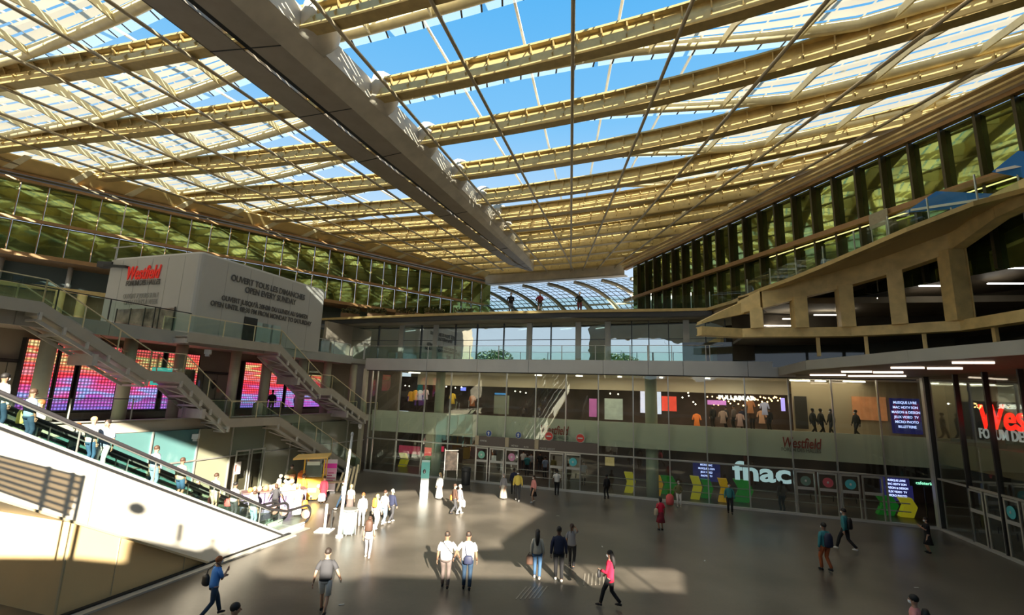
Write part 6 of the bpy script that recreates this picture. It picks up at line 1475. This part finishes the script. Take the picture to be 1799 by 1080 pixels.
# --- on the escalators: (x, y of the feet on the line of steps, lane)
def on_esc(px, py, lane, label, drop=.0, **kw):
    """px, py: pixel of the head; lane offset from the white wall"""
    p = wpt(px, py, (F0+NE*lane)[:2], (F0+UE+NE*lane)[:2]); t_ = (p-F0).dot(UE); t_ = max(-1.2, t_)
    zs = zE(t_)-.02; h_ = min(1.82, max(1.5, p.z-zs+.06)); kw.setdefault('h', h_)
    z_ = p.z+.05-h_ if abs(p.z+.05-h_-zs) < .0 else zs
    return figure(label, PE(t_, lane, z_), **kw), t_
down = -17.
for px, py, lane, lab, kw in (
    (190, 741, .95, 'man in a light blue shirt and white jeans standing on the near escalator', dict(face=-165, skin='l', hair='short', top='lightblue', bot='white', near=True, mask=False, arms=('hang', 'rail'))),
    (10, 660, .95, 'person in white with dark hair at the left frame edge on the near escalator', dict(face=-10, skin='m', hair='black', top='white', sleeve='long', bot='dkjeans', near=True)),
    (52, 722, .9, 'person with a yellow bag in a blue top on the near escalator at the left', dict(face=-17, skin='m', hair='brown', top='paleblue', bot='dkjeans')),
    (73, 706, 2.8, 'person with sandy hair on the far escalator above the yellow bag', dict(face=165, skin='l', hair='ginger', top='offwhite', bot='jeans')),
    (137, 746, 2.7, 'person in a white shirt with sandy hair on the far escalator', dict(face=165, skin='l', hair='ginger', top='white', bot='jeans')),
    (160, 768, .9, 'person in a white and blue top low on the near escalator', dict(face=-17, skin='l', hair='blond', top='white', bot='jeans')),
    (277, 800, 2.8, 'person with red hair on the far escalator', dict(face=165, skin='l', hair='ginger', top='lightblue', bot='jeans')),
    (270, 822, .9, 'person in a lavender top on the middle of the near escalator', dict(face=-17, skin='l', hair='brown', top='lightblue', bot='paleblue')),
    (318, 830, .9, 'person in a tan top and blue shorts on the near escalator', dict(face=-17, skin='m', hair='brown', top='beige', bot='jeans', legs='shorts')),
    (350, 842, 2.8, 'person with dark hair on the lower far escalator', dict(face=165, skin='m', hair='black', top='black', bot='jeans')),
    (381, 848, 2.8, 'person in a white top with auburn hair on the lower far escalator', dict(face=165, skin='l', hair='ginger', top='white', bot='grey')),
    (376, 868, .9, 'person in beige shorts on the lower near escalator', dict(face=-17, skin='l', hair='brown', top='offwhite', bot='beige', legs='shorts')),
    (410, 882, .9, 'person with a coral bag on the lower near escalator', dict(face=-17, skin='m', hair='black', top='white', bot='grey')),
    (445, 893, .9, 'person in white and jeans about to leave the near escalator', dict(face=-17, skin='l', hair='brown', top='white', bot='paleblue', near=True))):
    f, t_ = on_esc(px, py, lane, lab, **kw)
    if 'yellow bag' in lab and 'near' in lab: carry('handbag', 'bright yellow bag carried on the near escalator at the left', 'bag', f, (-.3, .0, .75), (.26, .15, .36), BG('yellow'))
    if 'coral' in lab: carry('handbag', 'coral bag carried on the lower near escalator', 'bag', f, (-.28, .0, .7), (.32, .2, .28), pm('coral_fabric', (.75, .12, .12)))
# --- upper levels
P = qpt(475, 725, .9); figure('person in dark clothes standing before the glowing screens on the middle deck', V3((P.x, P.y, 4.37)), face=40, h=1.75, skin='l', hair='black', top='black', sleeve='long', bot='grey', arms=('front', 'hang'))
P = qpt(520, 725, 1.6); figure('person half hidden at the right glowing screen on the middle deck', V3((P.x, P.y, 4.37)), face=0, h=1.7, skin='m', hair='black', top='navy', sleeve='long', bot='maroon')
for x, lab, tp_, bt_ in ((897, 'dark-clothed person leaning on the terrace rail, leftmost of three against the vault', 'black', 'black'), (949, 'person in dark top on the terrace, middle of three against the vault', 'maroon', 'taupe'), (1020, 'dark-clothed person with legs apart on the terrace, rightmost of three', 'black', 'maroon')):
    P = atz(x, 547, 12.6); P = V3((P.x, P.y+.6, 12.5)); figure(lab, P, face=180, h=1.7, skin='m', hair='black', top=tp_, sleeve='long', bot=bt_, arms=('front', 'bag'))
for x, y, n, lab, fc in ((1429, 745, 3.0, 'dark silhouette of the left of two walkers before the ochre wall', -90), (1443, 745, 3.2, 'dark silhouette of the right of two walkers before the ochre wall', -90), (1461, 745, 3.6, 'thin dark silhouette hidden by a mullion before the ochre wall', 90), (1505, 748, 3.0, 'dark silhouette of a lone walker before the orange-red poster', 90)):
    s_ = sB(x, y, n); figure(lab, PB(s_, n, 4.41), face=fc, h=1.75, skin='d', hair='black', top='black', sleeve='long', bot='black', st=.5)
for i, (x, n) in enumerate(((1253, 6.0), (1276, 6.4), (1290, 5.8), (1305, 6.3), (1322, 6.0), (1352, 6.2))):
    s_ = sB(x, 740, n); figure('dark shopper seen from behind in the warm lit shop, %s from the left' % ['first', 'second', 'third', 'fourth', 'fifth', 'sixth'][i], PB(s_, n, 4.41), face=random.uniform(-40, 40), h=random.uniform(1.6, 1.8), skin='m', hair='black', top=['black', 'grey', 'taupe', 'navy', 'brown', 'black'][i], sleeve='long', bot='black')
for i, (x, n, tp_) in enumerate(((925, 4.5, 'teal'), (932, 6, 'lightgrey'), (957, 4, 'lightblue'), (1025, 3.0, 'lightblue'), (918, 7, 'white'), (948, 6.5, 'black'))):
    s_ = sB(x, 850, n); figure(['visitor in teal inside the open left doors', 'visitor in grey deeper inside the open left doors', 'visitor in pale blue inside the right open doors', 'visitor in blue beside the blue sticker door', 'visitor in white far inside the hall', 'dark visitor far inside the hall'][i], PB(s_, n, .01), face=random.uniform(-30, 30), h=1.72, skin='m', hair='black', top=tp_, bot='grey')
# ================================================================== TREES AND PLANTS
LEAF = pm('leaf_green', (.07, .13, .03), .7, 0, .4, 1.5); BARK = pm('bark', (.10, .07, .05), .8)
def tree(loc, hh, r, label, seed):
    rnd = random.Random(seed); t = thing('tree', label, 'tree', loc)
    MB().tube([V3(loc), V3(loc)+V3((0, 0, hh*.45)), V3(loc)+V3((.3, 0, hh*.75))], [.3, .22, .1], 8).build('trunk', BARK, t, smooth=True)
    mb = MB()
    for i in range(2600):
        u = rnd.random()**.4; a = rnd.random()*6.283; b = math.acos(rnd.uniform(-1, 1)); cl_ = rnd.random()
        p = V3((math.cos(a)*math.sin(b)*r*u, math.sin(a)*math.sin(b)*r*u, hh*.68+math.cos(b)*r*.85*u)); p += V3((math.sin(p.z*3)*.3, math.cos(p.x*3)*.3, 0))
        d1 = V3((rnd.uniform(-1, 1), rnd.uniform(-1, 1), rnd.uniform(-1, 1))).normalized()*.32; d2 = d1.cross(V3((rnd.random(), rnd.random(), rnd.random()))).normalized()*.22
        mb.add([V3(loc)+p-d1, V3(loc)+p+d2, V3(loc)+p+d1, V3(loc)+p-d2], [(0, 1, 2, 3)])
    mb.build('crown', LEAF, t)

for i, (x, y, hh, r) in enumerate(((-70, -26, 17, 5.4), (-57, -24, 19, 5.8), (-45, -28, 16, 5.2), (-34, -23, 15, 4.6), (-23.5, -28, 18, 5.2))):
    tree((x, y, 0), hh, r, 'leafy tree outside, seen only mirrored in the terrace glazing, %s from the left' % ['first', 'second', 'third', 'fourth', 'fifth'][i], i+3)
MB().box((-30, -34, -.2), (110, 50, .2)).build('street', pm('street_paving', (.3, .28, .25), .8), kind='structure')

for x, z, lab, tp_ in ((-2.94, 10.91, 'onlooker at the rear parapet, leftmost of four, in black', 'black'), (-2.5, 10.72, 'onlooker at the rear parapet, second of four, in white', 'white'), (-1.97, 10.72, 'onlooker at the rear parapet, third of four, in blue', 'jeans'), (-1.55, 10.8, 'onlooker at the rear parapet, rightmost of four, in red', 'red')):
    figure(lab, V3((x, YR-.75, 9.1)), face=2, h=z-9.1+.08, top=tp_, bot='black')  # unseen figures placed for the bumps along the sill's shadow
for o in bpy.data.objects:
    for k_ in ('_w', '_c', '_k'):
        if k_ in o: del o[k_]
